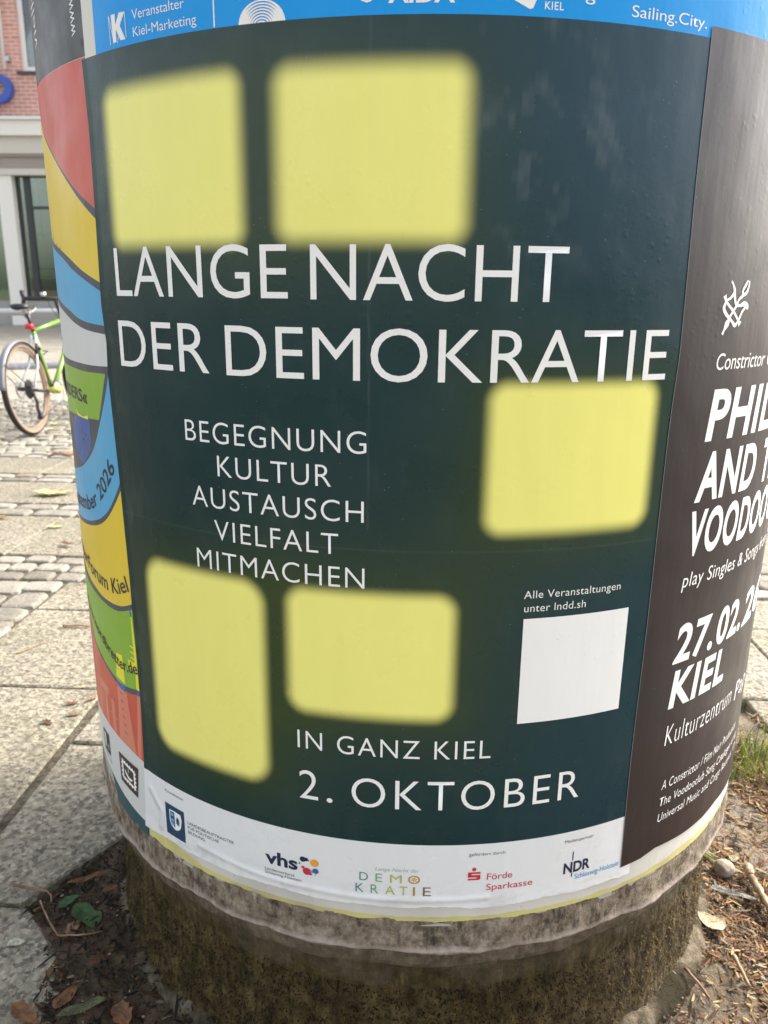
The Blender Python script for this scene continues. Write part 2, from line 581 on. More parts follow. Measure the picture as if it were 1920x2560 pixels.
for j in range(ny + 1):
    row = []
    for i in range(nx + 1):
        x, y = -.72 + i * step, -1.15 + j * step
        ex = max(0, -.60 - x) * .25 if x < -.60 and y > -.255 else 0
        if x > 0:
            edge = max(0, (y - .30) * .12) + max(0, (x - 1.05) * .15)
        else: edge = 0
        row.append(bm.verts.new((x, y, soil_h(x, y) - ex - edge)))
    grid.append(row)
for j in range(ny):
    for i in range(nx):
        x, y = -.72 + (i + .5) * step, -1.15 + (j + .5) * step
        if math.hypot(x, y) < .50: continue
        bm.faces.new((grid[j][i], grid[j][i + 1], grid[j + 1][i + 1], grid[j + 1][i]))
bmesh.ops.delete(bm, geom=[v for v in bm.verts if not v.link_faces], context='VERTS')
obj('soil', bm, SOIL, smooth=True)['kind'] = 'structure'

# --- mulch: bark, needles, crumbs on the soil (uncountable)
bm = bmesh.new()
cl = bm.loops.layers.color.new('Col')
pal_dry = [(.32, .23, .14), (.44, .34, .21), (.24, .165, .10), (.5, .42, .3), (.34, .26, .19), (.15, .10, .065), (.40, .36, .30), (.34, .22, .13)]
pal_wet = [(.13, .085, .045), (.19, .125, .065), (.08, .055, .03), (.24, .13, .06), (.11, .10, .045), (.34, .26, .15), (.21, .165, .09), (.06, .045, .03)]
def chip(x, y, z, l, wd, ang, tilt, col):
    d = Vector((math.cos(ang) * math.cos(tilt), math.sin(ang) * math.cos(tilt), math.sin(tilt)))
    s = Vector((-math.sin(ang), math.cos(ang), 0))
    n_ = d.cross(s)
    q = Vector((x, y, z))
    b = random.uniform(-.15, .3) * l
    P = [q - d * l / 2, q + n_ * -b * .3, q + d * l / 2]
    V = []
    for i, c in enumerate(P):
        wv = wd * (.6, 1, .35)[i] / 2
        V.append((bm.verts.new(c - s * wv), bm.verts.new(c + s * wv), bm.verts.new(c + n_ * -wv * .9)))
    for i in range(2):
        for a, b_ in ((0, 1), (1, 2), (2, 0)):
            f = bm.faces.new((V[i][a], V[i][b_], V[i + 1][b_], V[i + 1][a]))
            for lp in f.loops: lp[cl] = (*col, 1)
def in_left_soil(x, y):
    if y > .2: return False
    xl = np.interp(y, [-1.0, -.5, -.44, -.384, -.34, -.266, -.21, -.127, -.067, .2], [-.5, -.57, -.585, -.614, -.63, -.70, -.68, -.63, -.585, -.55])
    return (x > left_edge(x, y) + .006 + abs(random.gauss(0, .012))) if y < -.262 else (x > xl + .006)
cnt = 0
while cnt < 36000:
    if random.random() < .72:
        x, y = random.uniform(.3, 1.15), random.uniform(-.9, .5)
        if x > .95 + .1 * noise.noise((y * 4, 0, 0)): 
            if random.random() < .6: continue
        if y > .30 + .08 * noise.noise((x * 6, 3, 0)) and random.random() < .85: continue
        if noise.noise((x * 5, y * 5, 11)) < -.22 and random.random() < .75: continue
        dry = True
    else:
        x, y = random.uniform(-.72, .3), random.uniform(-1.0, .1)
        if not in_left_soil(x, y): continue
        dry = False
    r = math.hypot(x, y)
    if r < .565: continue
    z = soil_h(x, y) + random.uniform(.001, .006)
    if x < -.5 and y < -.262: z = max(z, random.uniform(.001, .003))
    if r < .60: z = max(z, .022 * max(0, min(1, (.592 - r) / .03)) + random.uniform(0, .006))
    small = random.random()
    l = random.uniform(.003, .010) if small < (.35 if dry else .6) else random.uniform(.008, .026 if dry else .02)
    if small > .98: l = random.uniform(.026, .042)
    wd = l * random.uniform(.1, .3) if small > .3 else l * .6
    wd = min(wd, .0042 if dry else .005)
    pal = pal_dry if dry else pal_wet
    c = random.choice(pal); f = random.uniform(.8, 1.5) if dry else random.uniform(.7, 1.2)
    if not dry and random.random() < .035: c = (.5, .47, .4); l = random.uniform(.003, .007)
    chip(x, y, z, l, wd, random.uniform(0, 2 * PI), random.uniform(-.25, .25), tuple(v * f for v in c))
    cnt += 1
# few crumbs spread over the slab at the left
for _ in range(120):
    x, y = random.uniform(-1.0, -.58), random.uniform(-.6, .5)
    chip(x, y, .003, random.uniform(.002, .006), .0016, random.uniform(0, 6.3), 0, random.choice(pal_dry))
# crumbled leaf bits
for _ in range(900):
    if random.random() < .45:
        x, y = random.uniform(-.70, .0), random.uniform(-.75, -.05)
        if not in_left_soil(x, y): continue
    else:
        x, y = random.uniform(.42, 1.05), random.uniform(-.7, .35)
    if math.hypot(x, y) < .585: continue
    c = random.choice(((.26, .13, .055), (.34, .22, .11), (.14, .075, .035), (.36, .28, .16), (.10, .085, .04), (.46, .42, .32)) if x < 0 else ((.42, .31, .19), (.30, .19, .11), (.5, .42, .3), (.24, .2, .16), (.36, .33, .28)))
    l = random.uniform(.004, .014)
    chip(x, y, max(soil_h(x, y), 0.0 if x < -.5 and y < -.262 else -1) + random.uniform(.002, .007), l, l * random.uniform(.35, .75), random.uniform(0, 6.3), random.uniform(-.5, .5), c)
MULCH = mat('mulch_fibres', (.2, .12, .07), .85, .3)
n = N(MULCH); n.col(n.attr('Col'))
tag(obj('mulch', bm, MULCH), 'brown bark chips and plant litter strewn round the column foot', 'mulch', kind='stuff')

# =================================================================== COLUMN
col_root = empty('advertising_column')
tag(col_root, 'round concrete advertising column covered with pasted posters', 'advertising column')
CONC = mat('old_concrete', (.2, .17, .14), .85, .3)
n = N(CONC)
c = n.ramp(n.noise(16, 8, rough=.7), ((.32, (.075, .055, .04)), (.5, (.19, .155, .125)), (.7, (.32, .28, .235))))
stk = n.ramp(n.noise(1, 6, n.map((55, 55, 12))), ((.35, .35), (.62, 1.1)))
c = n.mix(.8, c, stk, 'MULTIPLY')
n.col(c)
n.bump(n.noise(60, 7, rough=.7), .6, .006)
SHAFT = mat('shaft_paste', (.4, .38, .33), .7, .4)

bm = bmesh.new()
lathe(bm, [(.5822, .30), (.5822, 3.2)], 360)
obj('shaft', bm, SHAFT, col_root, smooth=True)
bm = bmesh.new()
rw = lathe(bm, [(.20, 3.2), (.66, 3.2), (.69, 3.23), (.69, 3.30), (.64, 3.36), (.45, 3.52), (.02, 3.62)], 96)
obj('roof_cap', bm, CONC, col_root, smooth=True)

# lower rim: layered, crumbling concrete edge
def rim_fn(r, z, a):
    u = a if a < PI else a - 2 * PI
    k = noise.noise((a * 9, z * 30, 2)) * .0025 + noise.noise((math.sin(a) * 30, math.cos(a) * 30, z * 60)) * .0016
    if z < .3:
        k += .003 * noise.noise((math.sin(a) * 7, math.cos(a) * 7, 4))
    zz = z
    if z < .29: zz = z + .006 * noise.noise((math.sin(a) * 6, math.cos(a) * 6, 8)) + .0035 * noise.noise((math.sin(a) * 26, math.cos(a) * 26, 8))
    return r + (k if z < .32 else 0), zz
bm = bmesh.new()
lathe(bm, [(.575, .345), (.5815, .335), (.5822, .32), (.583, .306), (.5835, .295), (.5835, .28), (.5845, .270), (.5865, .264), (.5865, .2605), (.582, .2565), (.5745, .254), (.574, .245), (.5735, .235), (.572, .226), (.566, .219), (.560, .214)], 420, rim_fn)
RIM = mat('rim_concrete', (.25, .21, .18), .8, .35)
n = N(RIM)
c = n.ramp(n.noise(45, 9, rough=.75), ((.36, (.075, .054, .035)), (.52, (.24, .19, .135)), (.70, (.44, .37, .29))))
stk = n.ramp(n.noise(1, 8, n.map((130, 130, 46)), rough=.75), ((.40, .25), (.54, 1.0)))
c = n.mix(n.ramp(n.noise(10, 5), ((.38, .25), (.6, .95))), c, n.mix(1.0, c, stk, 'MULTIPLY'))
sx = n.t.nodes.new('ShaderNodeSeparateXYZ'); n.t.links.new(n.co(), sx.inputs[0])
low = n.ramp(n.math('ADD', sx.outputs[2], n.math('MULTIPLY', n.math('SUBTRACT', n.noise(30, 5), .5), .016)), ((.244, .6), (.258, 0.)))
c = n.mix(low, c, (.075, .055, .03))
lip = n.ramp(n.math('ADD', sx.outputs[2], n.math('MULTIPLY', n.math('SUBTRACT', n.noise(18, 5), .5), .014)), ((.258, 0.), (.2625, .7), (.268, 0.)))
c = n.mix(lip, c, (.55, .46, .40))
n.col(c)
n.bump(n.noise(110, 8, rough=.7), .7, .004)
obj('rim', bm, RIM, col_root, smooth=True)

# base drum with moss and rootlets
def base_fn(r, z, a):
    s, c_ = math.sin(a), math.cos(a)
    k = .004 * noise.noise((s * 6, c_ * 6, z * 9)) + .0035 * noise.noise((s * 22, c_ * 22, z * 20)) + .002 * noise.noise((s * 60, c_ * 60, z * 45))
    k += .0018 * noise.noise((s * 150, c_ * 150, z * 130))
    patch = noise.noise((s * 5, c_ * 5, z * 12 + 3))
    if z > .15: k += .007 * max(0, patch) * min(1, (z - .15) / .04)
    return r + k, z
bm = bmesh.new()
prof = []
for i in range(61):
    t = i / 60
    z = .232 - .25 * t
    r = .5575 + .006 * t + .02 * max(0, (t - .72) / .28) ** 2
    prof.append((r, z))
lathe(bm, prof, 900, base_fn)
MOSS = mat('mossy_concrete', (.06, .05, .025), .95, .25)
n = N(MOSS)
c = n.ramp(n.noise(34, 9, rough=.75), ((.30, (.03, .020, .006)), (.46, (.085, .058, .020)), (.6, (.15, .108, .042)), (.75, (.26, .20, .10))))
c = n.mix(n.ramp(n.noise(9, 5), ((.5, 0.), (.7, .5))), c, (.052, .046, .015))
stk = n.ramp(n.noise(1, 7, n.map((90, 90, 16)), rough=.7), ((.38, .35), (.6, 1.2)))
c = n.mix(.75, c, stk, 'MULTIPLY')
sx = n.t.nodes.new('ShaderNodeSeparateXYZ'); n.t.links.new(n.co(), sx.inputs[0])
bare = n.ramp(n.math('ADD', sx.outputs[2], n.math('MULTIPLY', n.math('SUBTRACT', n.noise(15, 9, rough=.7), .5), .17)), ((.182, 0.), (.192, .5)))
c = n.mix(bare, c, n.ramp(n.noise(26, 8, rough=.7), ((.35, (.06, .045, .026)), (.55, (.15, .115, .075)), (.72, (.30, .25, .18)))))
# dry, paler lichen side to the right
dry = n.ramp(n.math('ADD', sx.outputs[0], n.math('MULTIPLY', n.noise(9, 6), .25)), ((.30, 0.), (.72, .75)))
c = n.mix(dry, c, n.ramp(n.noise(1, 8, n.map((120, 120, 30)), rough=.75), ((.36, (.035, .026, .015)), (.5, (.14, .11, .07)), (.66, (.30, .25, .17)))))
n.col(c)
n.bump(n.noise(120, 8, rough=.75), 1.0, .008)
n.bump(n.noise(1, 6, n.map((140, 140, 30))), .8, .006)
obj('base', bm, MOSS, col_root, smooth=True)

bm = bmesh.new()
cl = bm.loops.layers.color.new('Col')
for _ in range(9000):
    a = random.uniform(-1.15, 1.25); z = random.uniform(.0, .175)
    t = (.232 - z) / .25
    r = base_fn(.5575 + .006 * t + .02 * max(0, (t - .72) / .28) ** 2, z, a)[0] + .0004
    dry = min(1, max(0, (a - .25) / .7)) + random.uniform(-.2, .2)
    l = random.uniform(.0015, .005) if random.random() < .75 - .35 * dry else random.uniform(.004, .014)
    ph = random.gauss(PI / 2, .55 if dry > .4 else 1.0)
    du, dz_ = math.cos(ph) * l, -math.sin(ph) * l
    wd = random.uniform(.0004, .0011)
    P = []
    for k in range(3):
        f = k / 2
        aa = a + du * f / r; zz = z + dz_ * f; rr = r + .0022 * math.sin(PI * f) * random.uniform(.3, 1.3)
        wx = wd * (1 - .6 * f) / r
        P.append((bm.verts.new((rr * math.sin(aa - wx), -rr * math.cos(aa - wx), zz)), bm.verts.new((rr * math.sin(aa + wx), -rr * math.cos(aa + wx), zz + .0003))))
    if dry > .45: c = random.choice(((.30, .24, .15), (.42, .35, .23), (.2, .15, .09), (.14, .11, .06), (.26, .23, .12)))
    else: c = random.choice(((.10, .07, .026), (.15, .11, .04), (.065, .047, .018), (.21, .16, .07), (.10, .082, .028), (.06, .044, .018), (.30, .235, .12)))
    for k in range(2):
        f = bm.faces.new((P[k][0], P[k][1], P[k + 1][1], P[k + 1][0]))
        for lp in f.loops: lp[cl] = (*c, 1)
FIB = mat('moss_fibres', (.1, .08, .03), .9, .2)
n = N(FIB); n.col(n.attr('Col'))
obj('moss', bm, FIB, col_root)['kind'] = 'stuff'

# crumbled footing ring at ground level
def foot_fn(r, z, a):
    s, c_ = math.sin(a), math.cos(a)
    k = .008 * noise.noise((s * 5, c_ * 5, 1)) + .006 * noise.noise((s * 18, c_ * 18, z * 20 + 2)) + .003 * noise.noise((s * 60, c_ * 60, z * 60))
    h = .009 * noise.noise((s * 6, c_ * 6, 7)) + .005 * noise.noise((s * 25, c_ * 25, 7))
    lump = math.exp(-((a - math.radians(52)) / .3) ** 2)
    return r + (k + .012 * lump if r > .565 else 0), z + (h + .010 * lump) * (1 if z > -.01 else 0)
bm = bmesh.new()
lathe(bm, [(.552, .022), (.560, .019), (.567, .016), (.574, .012), (.580, .006), (.584, -.004), (.588, -.03)], 700, foot_fn)
FOOT = mat('footing_crust', (.25, .22, .16), .95, .25)
n = N(FOOT)
c = n.ramp(n.noise(30, 9, rough=.75), ((.36, (.05, .04, .02)), (.52, (.15, .125, .08)), (.70, (.33, .29, .21))))
sx = n.t.nodes.new('ShaderNodeSeparateXYZ'); n.t.links.new(n.co(), sx.inputs[0])
c = n.mix(n.ramp(sx.outputs[0], ((.1, 0.), (.4, .8))), c, n.ramp(n.noise(70, 9, rough=.78), ((.34, (.06, .042, .025)), (.5, (.19, .15, .10)), (.68, (.36, .30, .22)))))
c = n.mix(n.ramp(n.noise(9, 6), ((.40, 0.), (.52, .94))), c, (.03, .025, .01))
n.col(c); n.bump(n.noise(90, 8, rough=.75), 1.0, .01)
obj('footing', bm, FOOT, col_root, smooth=True)

# =================================================================== POSTERS
# old paper layers under the posters
bm = bmesh.new()
def strip_poster(top_pts, bot_pts): return [top_pts + bot_pts[::-1]]
# yellow remnant, torn lower edge
YEL = paper('yellow_remnant', srgb(208, 198, 124), .55, specks=(.1, .08, .02), dirt=.7, speck_cut=.06)
o = obj('paper_remnant', bend(fill(strip_poster(wavy(-.418, .60, .40, 0, .02), wavy(-.418, .60, .3085, .0028, .003, 3))), .5836), YEL)
tag(o, 'yellow strip of an older torn poster showing along the rim', 'poster remnant')
# white layer over it
bot = [(u, (z + (.010 if u > .33 else 0) * min(1, (u - .33) / .1 if u > .33 else 0))) for u, z in wavy(-.355, .64, .3158, .0020, .003, 9)]
bot = [(u, z - (.014 * (u - .33) / .3 if u > .33 else 0) + (.012 * max(0, -(u + .29)) / .06 if u < -.29 else 0)) for u, z in bot]
o = obj('paper_remnant', bend(fill(strip_poster(wavy(-.355, .64, .44, 0, .02), bot)), .5842), OLDWHITE)
tag(o, 'dirty white paper layer peeking out under the dark posters', 'poster remnant')
# teal scrap
TEAL = paper('teal_scrap', srgb(38, 78, 84), .45, specks=(.4, .4, .4))
o = shape(None, 'paper_remnant', [[(-.556, .345), (-.542, .322), (-.533, .312), (-.522, .3045), (-.50, .3035), (-.47, .302), (-.44, .304), (-.4205, .303), (-.4215, .329), (-.40, .36), (-.48, .37)]], TEAL, .5840)
tag(o, 'teal torn paper scrap under the colourful poster edge', 'poster remnant')

# ---- main green poster
LEFT_Z = [.31, .325, .434, .515, .716, .852, .983, 1.018, 1.065, 1.17, 1.256, 1.34]
LEFT_U = [-.4235, -.4225, -.413, -.409, -.411, -.416, -.423, -.420, -.425, -.421, -.419, -.423]
TOP, BOT, WHT = 1.3302, .331, .4247
us = np.linspace(0, 1, 361)
zs = np.concatenate([np.linspace(BOT, WHT - .0004, 40), np.linspace(WHT + .0004, TOP, 440)])
U = np.zeros((len(zs), len(us))); Z = np.zeros_like(U)
for j, z in enumerate(zs):
    ul = float(np.interp(z, LEFT_Z, LEFT_U))
    U[j] = ul + us * (.312 - ul)
    Z[j] = z
# torn, wavy lower edge
for i in range(len(us)):
    u = U[0, i]
    e = .0042 * noise.noise((u * 14, 1, 0)) + .0016 * noise.noise((u * 70, 2, 0)) + .0011 * noise.noise((u * 260, 2, 0))
    if u < -.37: e -= .006 * min(1, (-.37 - u) / .04)
    Z[:40, i] = Z[:40, i] + e * np.linspace(1, 0, 40)
def sdf(u, z, x0, x1, z0, z1, r):
    cx, cz = (x0 + x1) / 2, (z0 + z1) / 2
    qx = np.abs(u - cx) - (x1 - x0) / 2 + r; qz = np.abs(z - cz) - (z1 - z0) / 2 + r
    return np.hypot(np.maximum(qx, 0), np.maximum(qz, 0)) + np.minimum(np.maximum(qx, qz), 0) - r
ss = lambda t: t * t * (3 - 2 * t)
win = np.zeros_like(U); glow = np.zeros_like(U)
for (x0, x1, z0, z1, b, rr) in ((-.382, -.190, 1.130, 1.2905, .0125, .016), (-.149, .0415, 1.132, 1.2900, .0140, .018), (.075, .272, .827, .991, .0105, .02), (-.368, -.1815, .486, .754, .0105, .03), (-.149, .0455, .598, .754, .0105, .022)):
    d = sdf(U, Z, x0, x1, z0, z1, rr)
    win = np.maximum(win, ss(np.clip((b - d) / (2 * b), 0, 1)))
    glow = glow + np.exp(-np.maximum(d, 0) / .045) * (1 if z0 < 1 else .75)
glow = np.clip(glow, 0, 1.2)
base = np.array(srgb(3, 46, 50))
blue = np.array(srgb(14, 56, 74))
olive = np.array(srgb(52, 66, 18))
yel = np.array(srgb(240, 233, 128))
tb = np.clip((U + .1) / .4, 0, 1) * np.clip((Z - .85) / .4, 0, 1)
tb = np.maximum(tb, .35 * np.clip((U - .05) / .2, 0, 1))
colr = base[None, None] * (1 - tb[..., None]) + blue[None, None] * tb[..., None]
gl = (glow * .62)[..., None]
colr = colr * (1 - gl) + olive * gl
colr = colr * (1 - win[..., None]) + yel * win[..., None]
# folds of the sheet print through as faint pale lines
fold = np.exp(-((U + .0535) / .0009) ** 2) * (Z > .83) * (Z < 1.33) * .5 + np.exp(-((Z - .806) / .0008) ** 2) * .45
fold = fold[..., None] * .10
colr = colr * (1 - fold) + np.array([.5, .5, .48]) * fold
wmask = (Z < WHT)
wmask[:40] = True; wmask[40:] = False
grime = np.array([[.5 + .5 * noise.noise((u * 22, z * 60, 3)) + .3 * noise.noise((u * 90, z * 200, 5)) for u in U[0]] for z in zs[:40]])
grime = np.clip((grime - .45) * 1.2, 0, 1) * np.clip((.375 - Z[:40]) / .045, 0, 1) * .55
colr[:40] = np.array(srgb(226, 226, 224)) * (1 - grime[..., None]) + np.array([.30, .265, .20]) * grime[..., None]
H, W_ = U.shape
th = U / R0
scuff_h = None
# slight lift of the sheet at its lower edge and along the left edge
lift = .0010 * np.clip((.35 - Z) / .02, 0, 1) + .0010 * np.clip((us[None, :] * -1 + .012) / .012, 0, 1)
# paste bubbles, wrinkles and a long crease pressed into the sheet
rel = np.zeros_like(U)
for _ in range(1700):
    if rng.random() < .5: bu, bz = rng.uniform(-.42, .05), rng.uniform(.45, 1.32)
    elif rng.random() < .5: bu, bz = rng.normal(.115, .055), rng.normal(1.22, .075)
    else: bu, bz = rng.uniform(-.42, .31), rng.uniform(.34, 1.33)
    br_ = rng.uniform(.0016, .0048); am = rng.uniform(.00008, .0003) * (1 if rng.random() < .8 else -.7)
    i0, i1 = np.searchsorted(zs, bz - 3 * br_), np.searchsorted(zs, bz + 3 * br_)
    if i1 - i0 < 1: continue
    sl_ = slice(i0, i1)
    rel[sl_] += am * np.exp(-(((U[sl_] - bu) / br_) ** 2 + ((Z[sl_] - bz) / (br_ * rng.uniform(.8, 1.6))) ** 2))
def crease(pts, wd, am):
    global rel
    for (ua, za), (ub, zb) in zip(pts, pts[1:]):
        L2 = (ub - ua) ** 2 + (zb - za) ** 2
        t_ = np.clip(((U - ua) * (ub - ua) + (Z - za) * (zb - za)) / L2, 0, 1)
        d_ = np.hypot(U - ua - t_ * (ub - ua), Z - za - t_ * (zb - za))
        rel = np.maximum(rel, am * np.exp(-(d_ / wd) ** 2)) if am > 0 else np.minimum(rel, am * np.exp(-(d_ / wd) ** 2))
crease([(.148, 1.325), (.132, 1.26), (.116, 1.20), (.108, 1.145)], .0045, .00022)
crease([(.070, 1.31), (.085, 1.285), (.098, 1.262), (.118, 1.25)], .0032, .00016)
crease([(.065, 1.272), (.082, 1.262), (.095, 1.238), (.101, 1.222)], .0032, .00016)
crease([(.088, 1.318), (.100, 1.300), (.120, 1.296)], .003, -.00014)
crease([(-.404, 1.31), (-.398, 1.22), (-.401, 1.15)], .004, .00014)
crease([(-.408, 1.03), (-.396, 1.0), (-.402, .93), (-.395, .82)], .005, .00016)
crease([(-.40, 1.017), (-.37, 1.012), (-.33, 1.016)], .003, -.0002)
crease([(-.40, .395), (-.375, .37), (-.38, .345)], .006, .0003)
crease([(-.30, .350), (-.20, .343), (-.05, .341), (.10, .344)], .004, .00016)
rad = .5853 + lift + rel
# dry scuffs and paste haze in the upper right, thin pale scratches elsewhere
sc_ = np.array([[noise.noise((u * 26 + z * 8, z * 17 - u * 9, 2)) * .6 + noise.noise((u * 90, z * 60, 6)) * .4 for u in U[0, ::3]] for z in zs])
sc_ = np.repeat(sc_, 3, axis=1)[:, :len(us)]
reg = np.exp(-(((U - .115) / .085) ** 2 + ((Z - 1.235) / .10) ** 2)) + .35 * np.exp(-(((U + .40) / .03) ** 2)) * (Z > .5) + .12
scf = np.clip((sc_ - .08) * 2.2, 0, 1) * reg * .085 * (1 - win)
scf[:40] = 0
scf = scf * 1.15
colr = colr * (1 - scf[..., None]) + np.array([.55, .56, .52]) * scf[..., None]
co3 = np.stack([rad * np.sin(th), -rad * np.cos(th), Z], -1).reshape(-1, 3)
idx = np.arange(H * W_).reshape(H, W_)
quads = np.stack([idx[:-1, :-1], idx[:-1, 1:], idx[1:, 1:], idx[1:, :-1]], -1).reshape(-1, 4)
me = bpy.data.meshes.new('event_poster')
me.from_pydata(co3.tolist(), [], quads.tolist())
ra = me.attributes.new('Relief', 'FLOAT', 'POINT')
ra.data.foreach_set('value', (rel * 1000).ravel().astype(np.float32))
ca = me.color_attributes.new('Col', 'FLOAT_COLOR', 'POINT')
ca.data.foreach_set('color', np.concatenate([colr.reshape(-1, 3), np.ones((H * W_, 1))], 1).ravel().astype(np.float32))
main = obj('event_poster', me, MAINP, smooth=True)
tag(main, 'large dark green event poster with five blurred yellow lit windows and white lettering', 'poster')

RT = .58575
for s, u0, u1, z, cap in (('LANGE', -.387, -.140, 1.0748, .0540), ('NACHT', -.115, .1495, 1.0742, .0545), ('DER', -.3895, -.240, .9932, .0540), ('DEMOKRATIE', -.217, .281, .9925, .0540)):
    text(main, 'headline', s, u0, u1, z, cap, WHITE, RT, off=-.004, sp=1.02)
for s, u0, u1, z in (('BEGEGNUNG', -.2805, -.0555, .9148), ('KULTUR', -.2355, -.0945, .8766), ('AUSTAUSCH', -.275, -.058, .8377), ('VIELFALT', -.244, -.087, .7990), ('MITMACHEN', -.273, -.057, .7603)):
    text(main, 'text_line', s, u0, u1, z, .0246, WHITE, RT, off=-.008, sp=1.1)
for s, u0, u1, z, cap, sp in (('IN GANZ KIEL', -.140, .095, .5462, .0245, 1.14), ('2', -.139, -.1145, .4752, .0405, 1.0), ('.', -.1035, -.096, .4752, .0405, 1.0), ('OKTOBER', -.072, .215, .4752, .0405, 1.16)):
    text(main, 'date_line', s, u0, u1, z, cap, WHITE, RT, off=-.006, sp=sp)
text(main, 'text_line', 'Alle Veranstaltungen', .1245, .2480, .7495, .0093, WHITE, RT, off=-.004, sp=1.05)
text(main, 'text_line', 'unter lndd.sh', .1255, .202, .7330, .0093, WHITE, RT, off=-.004, sp=1.05)
shape(main, 'blank_label', [rect(.1255, .590, .2630, .7245)], WHITE, RT)

def flat(name, c, r=.4): return paper(name, c, r, specks=(.3, .3, .3), speck_cut=.01)
INK = flat('ink_dark', srgb(40, 46, 62)); GREYINK = flat('ink_grey', srgb(96, 98, 100)); REDINK = flat('ink_red', srgb(196, 44, 62))
NAVY = flat('ink_navy', srgb(22, 62, 92)); DKNAVY = flat('ink_dark_navy', srgb(26, 36, 66)); LTBLUE = flat('ink_light_blue', srgb(92, 160, 205))
text(main, 'logo_text', 'Koordination', -.365, -.327, .4095, .0042, GREYINK, RT, off=-.004)
lg = shape(main, 'crest_logo', [[(-.367, .3915), (-.327, .3915), (-.327, .334), (-.367, .334)]], NAVY, RT)
shape(lg, 'shield', [smooth_path([(-.358, .3835), (-.334, .3835), (-.334, .366), (-.337, .359), (-.346, .354), (-.355, .359), (-.358, .366)], 2), [(-.3565, .382), (-.347, .382), (-.347, .3575), (-.3545, .361), (-.3565, .367)]], WHITE, RT + .0003)
shape(lg, 'shield_leaf', [[(-.3405 + (.0065 if k % 2 == 0 else .0030) * math.cos(2 * PI * k / 20) * .8, .3705 + (.0085 if k % 2 == 0 else .0045) * math.sin(2 * PI * k / 20)) for k in range(20)]], NAVY, RT + .0006)
for zz in (.3775, .3685, .3620):
    shape(lg, 'shield_lion', [[(-.3555, zz - .003), (-.349, zz - .0025), (-.3485, zz + .001), (-.351, zz + .003), (-.3555, zz + .0015)]], LTBLUE, RT + .0003)
for s, u1, z in (('LANDESBEAUFTRAGTER', -.238, .3760), ('FÜR POLITISCHE', -.264, .3685), ('BILDUNG', -.289, .3610)):
    text(main, 'logo_text', s, -.3205, u1, z, .0047, GREYINK, RT, off=-.004)
text(main, 'logo_text', 'vhs', -.190, -.1440, .3660, .0185, DKNAVY, RT, off=.028)
for s, u1, z in (('Landesverband', -.149, .3543), ('Schleswig-Holstein', -.139, .3490)):
    text(main, 'logo_text', s, -.1910, u1, z, .0042, GREYINK, RT, off=-.002)
for (u, z, r, mt_) in ((-.1365, .3845, .0042, DKNAVY), (-.1322, .3852, .0030, DKNAVY), (-.141, .3775, .0012, DKNAVY), (-.1285, .3840, .0008, DKNAVY), (-.121, .3818, .0058, flat('ink_orange', srgb(232, 160, 48))), (-.131, .3672, .0058, REDINK), (-.1365, .3725, .0022, REDINK), (-.1262, .3640, .0020, REDINK), (-.1195, .3700, .0042, flat('ink_blue', srgb(52, 98, 150))), (-.1245, .3680, .0020, LTBLUE), (-.1195, .3645, .0008, DKNAVY)):
    shape(main, 'logo_dot', [disc(u, z, r, e=.92)], mt_, RT + .0001 * (1 if r > .004 else 2))
text(main, 'logo_text', 'Lange Nacht der', -.042, .014, .3845, .0052, flat('ink_sage', srgb(150, 170, 140)), RT, off=-.01, shear=.25)
logo_cols = [srgb(84, 140, 128), srgb(96, 160, 120), srgb(176, 176, 70), srgb(180, 150, 60)]
for ch, u0, u1, c in (('D', -.062, -.051, (84, 140, 130)), ('E', -.0415, -.033, (120, 172, 120)), ('M', -.023, -.0085, (176, 180, 70)), ('O', -.0005, .0145, (172, 144, 70))):
    text(main, 'logo_letter', ch, u0, u1, .3675, .0122, flat('ink_' + ch, srgb(*c)), RT, off=-.004)
for ch, u0, u1, c in (('K', -.067, -.0565, (76, 132, 134)), ('R', -.0475, -.038, (110, 160, 120)), ('A', -.029, -.017, (176, 180, 74)), ('T', -.011, -.001, (180, 170, 60)), ('I', .006, .0085, (172, 132, 60)), ('E', .0185, .0285, (130, 98, 76))):
    text(main, 'logo_letter', ch, u0, u1, .3495, .0132, flat('ink_k' + ch, srgb(*c)), RT, off=-.004)
STARI = flat('ink_star', srgb(216, 170, 60))
for k in range(3):
    a = PI * k / 3 + .3
    shape(main, 'logo_star', [stroke([(.007 - .0042 * math.cos(a), .3737 - .0042 * math.sin(a)), (.007 + .0042 * math.cos(a), .3737 + .0042 * math.sin(a))], .0011)], STARI, RT + .00006 * k)
text(main, 'logo_text', 'gefördert durch', .075, .121, .4080, .0045, GREYINK, RT, off=-.004)
shape(main, 'logo_dot', [disc(.0822, .3880, .0027)], REDINK, RT)
shape(main, 'logo_bar', [[(.0745, .3838), (.0905, .3838), (.0905, .3812), (.0790, .3812), (.0790, .3795), (.0905, .3795), (.0905, .3735), (.0890, .3720), (.0745, .3720), (.0745, .3745), (.0860, .3745), (.0860, .3762), (.0745, .3762), (.0745, .3822)]], REDINK, RT)
text(main, 'logo_text', 'Förde', .0990, .1320, .3712, .0092, REDINK, RT)
text(main, 'logo_text', 'Sparkasse', .0985, .1600, .3555, .0092, REDINK, RT)
text(main, 'logo_text', 'Medienpartner', .202, .245, .4085, .0046, GREYINK, RT, off=-.004)
text(main, 'logo_text', 'NDR', .2030, .2425, .3622, .0152, DKNAVY, RT, off=.03)
shape(main, 'logo_bar', [rect(.2148, .3805, .2163, .3935)], DKNAVY, RT)
shape(main, 'logo_bar', [rect(.2150, .3550, .2165, .3610)], DKNAVY, RT)
text(main, 'logo_text', 'Schleswig-Holstein', .2205, .2905, .3500, .0078, LTBLUE, RT, off=.004)

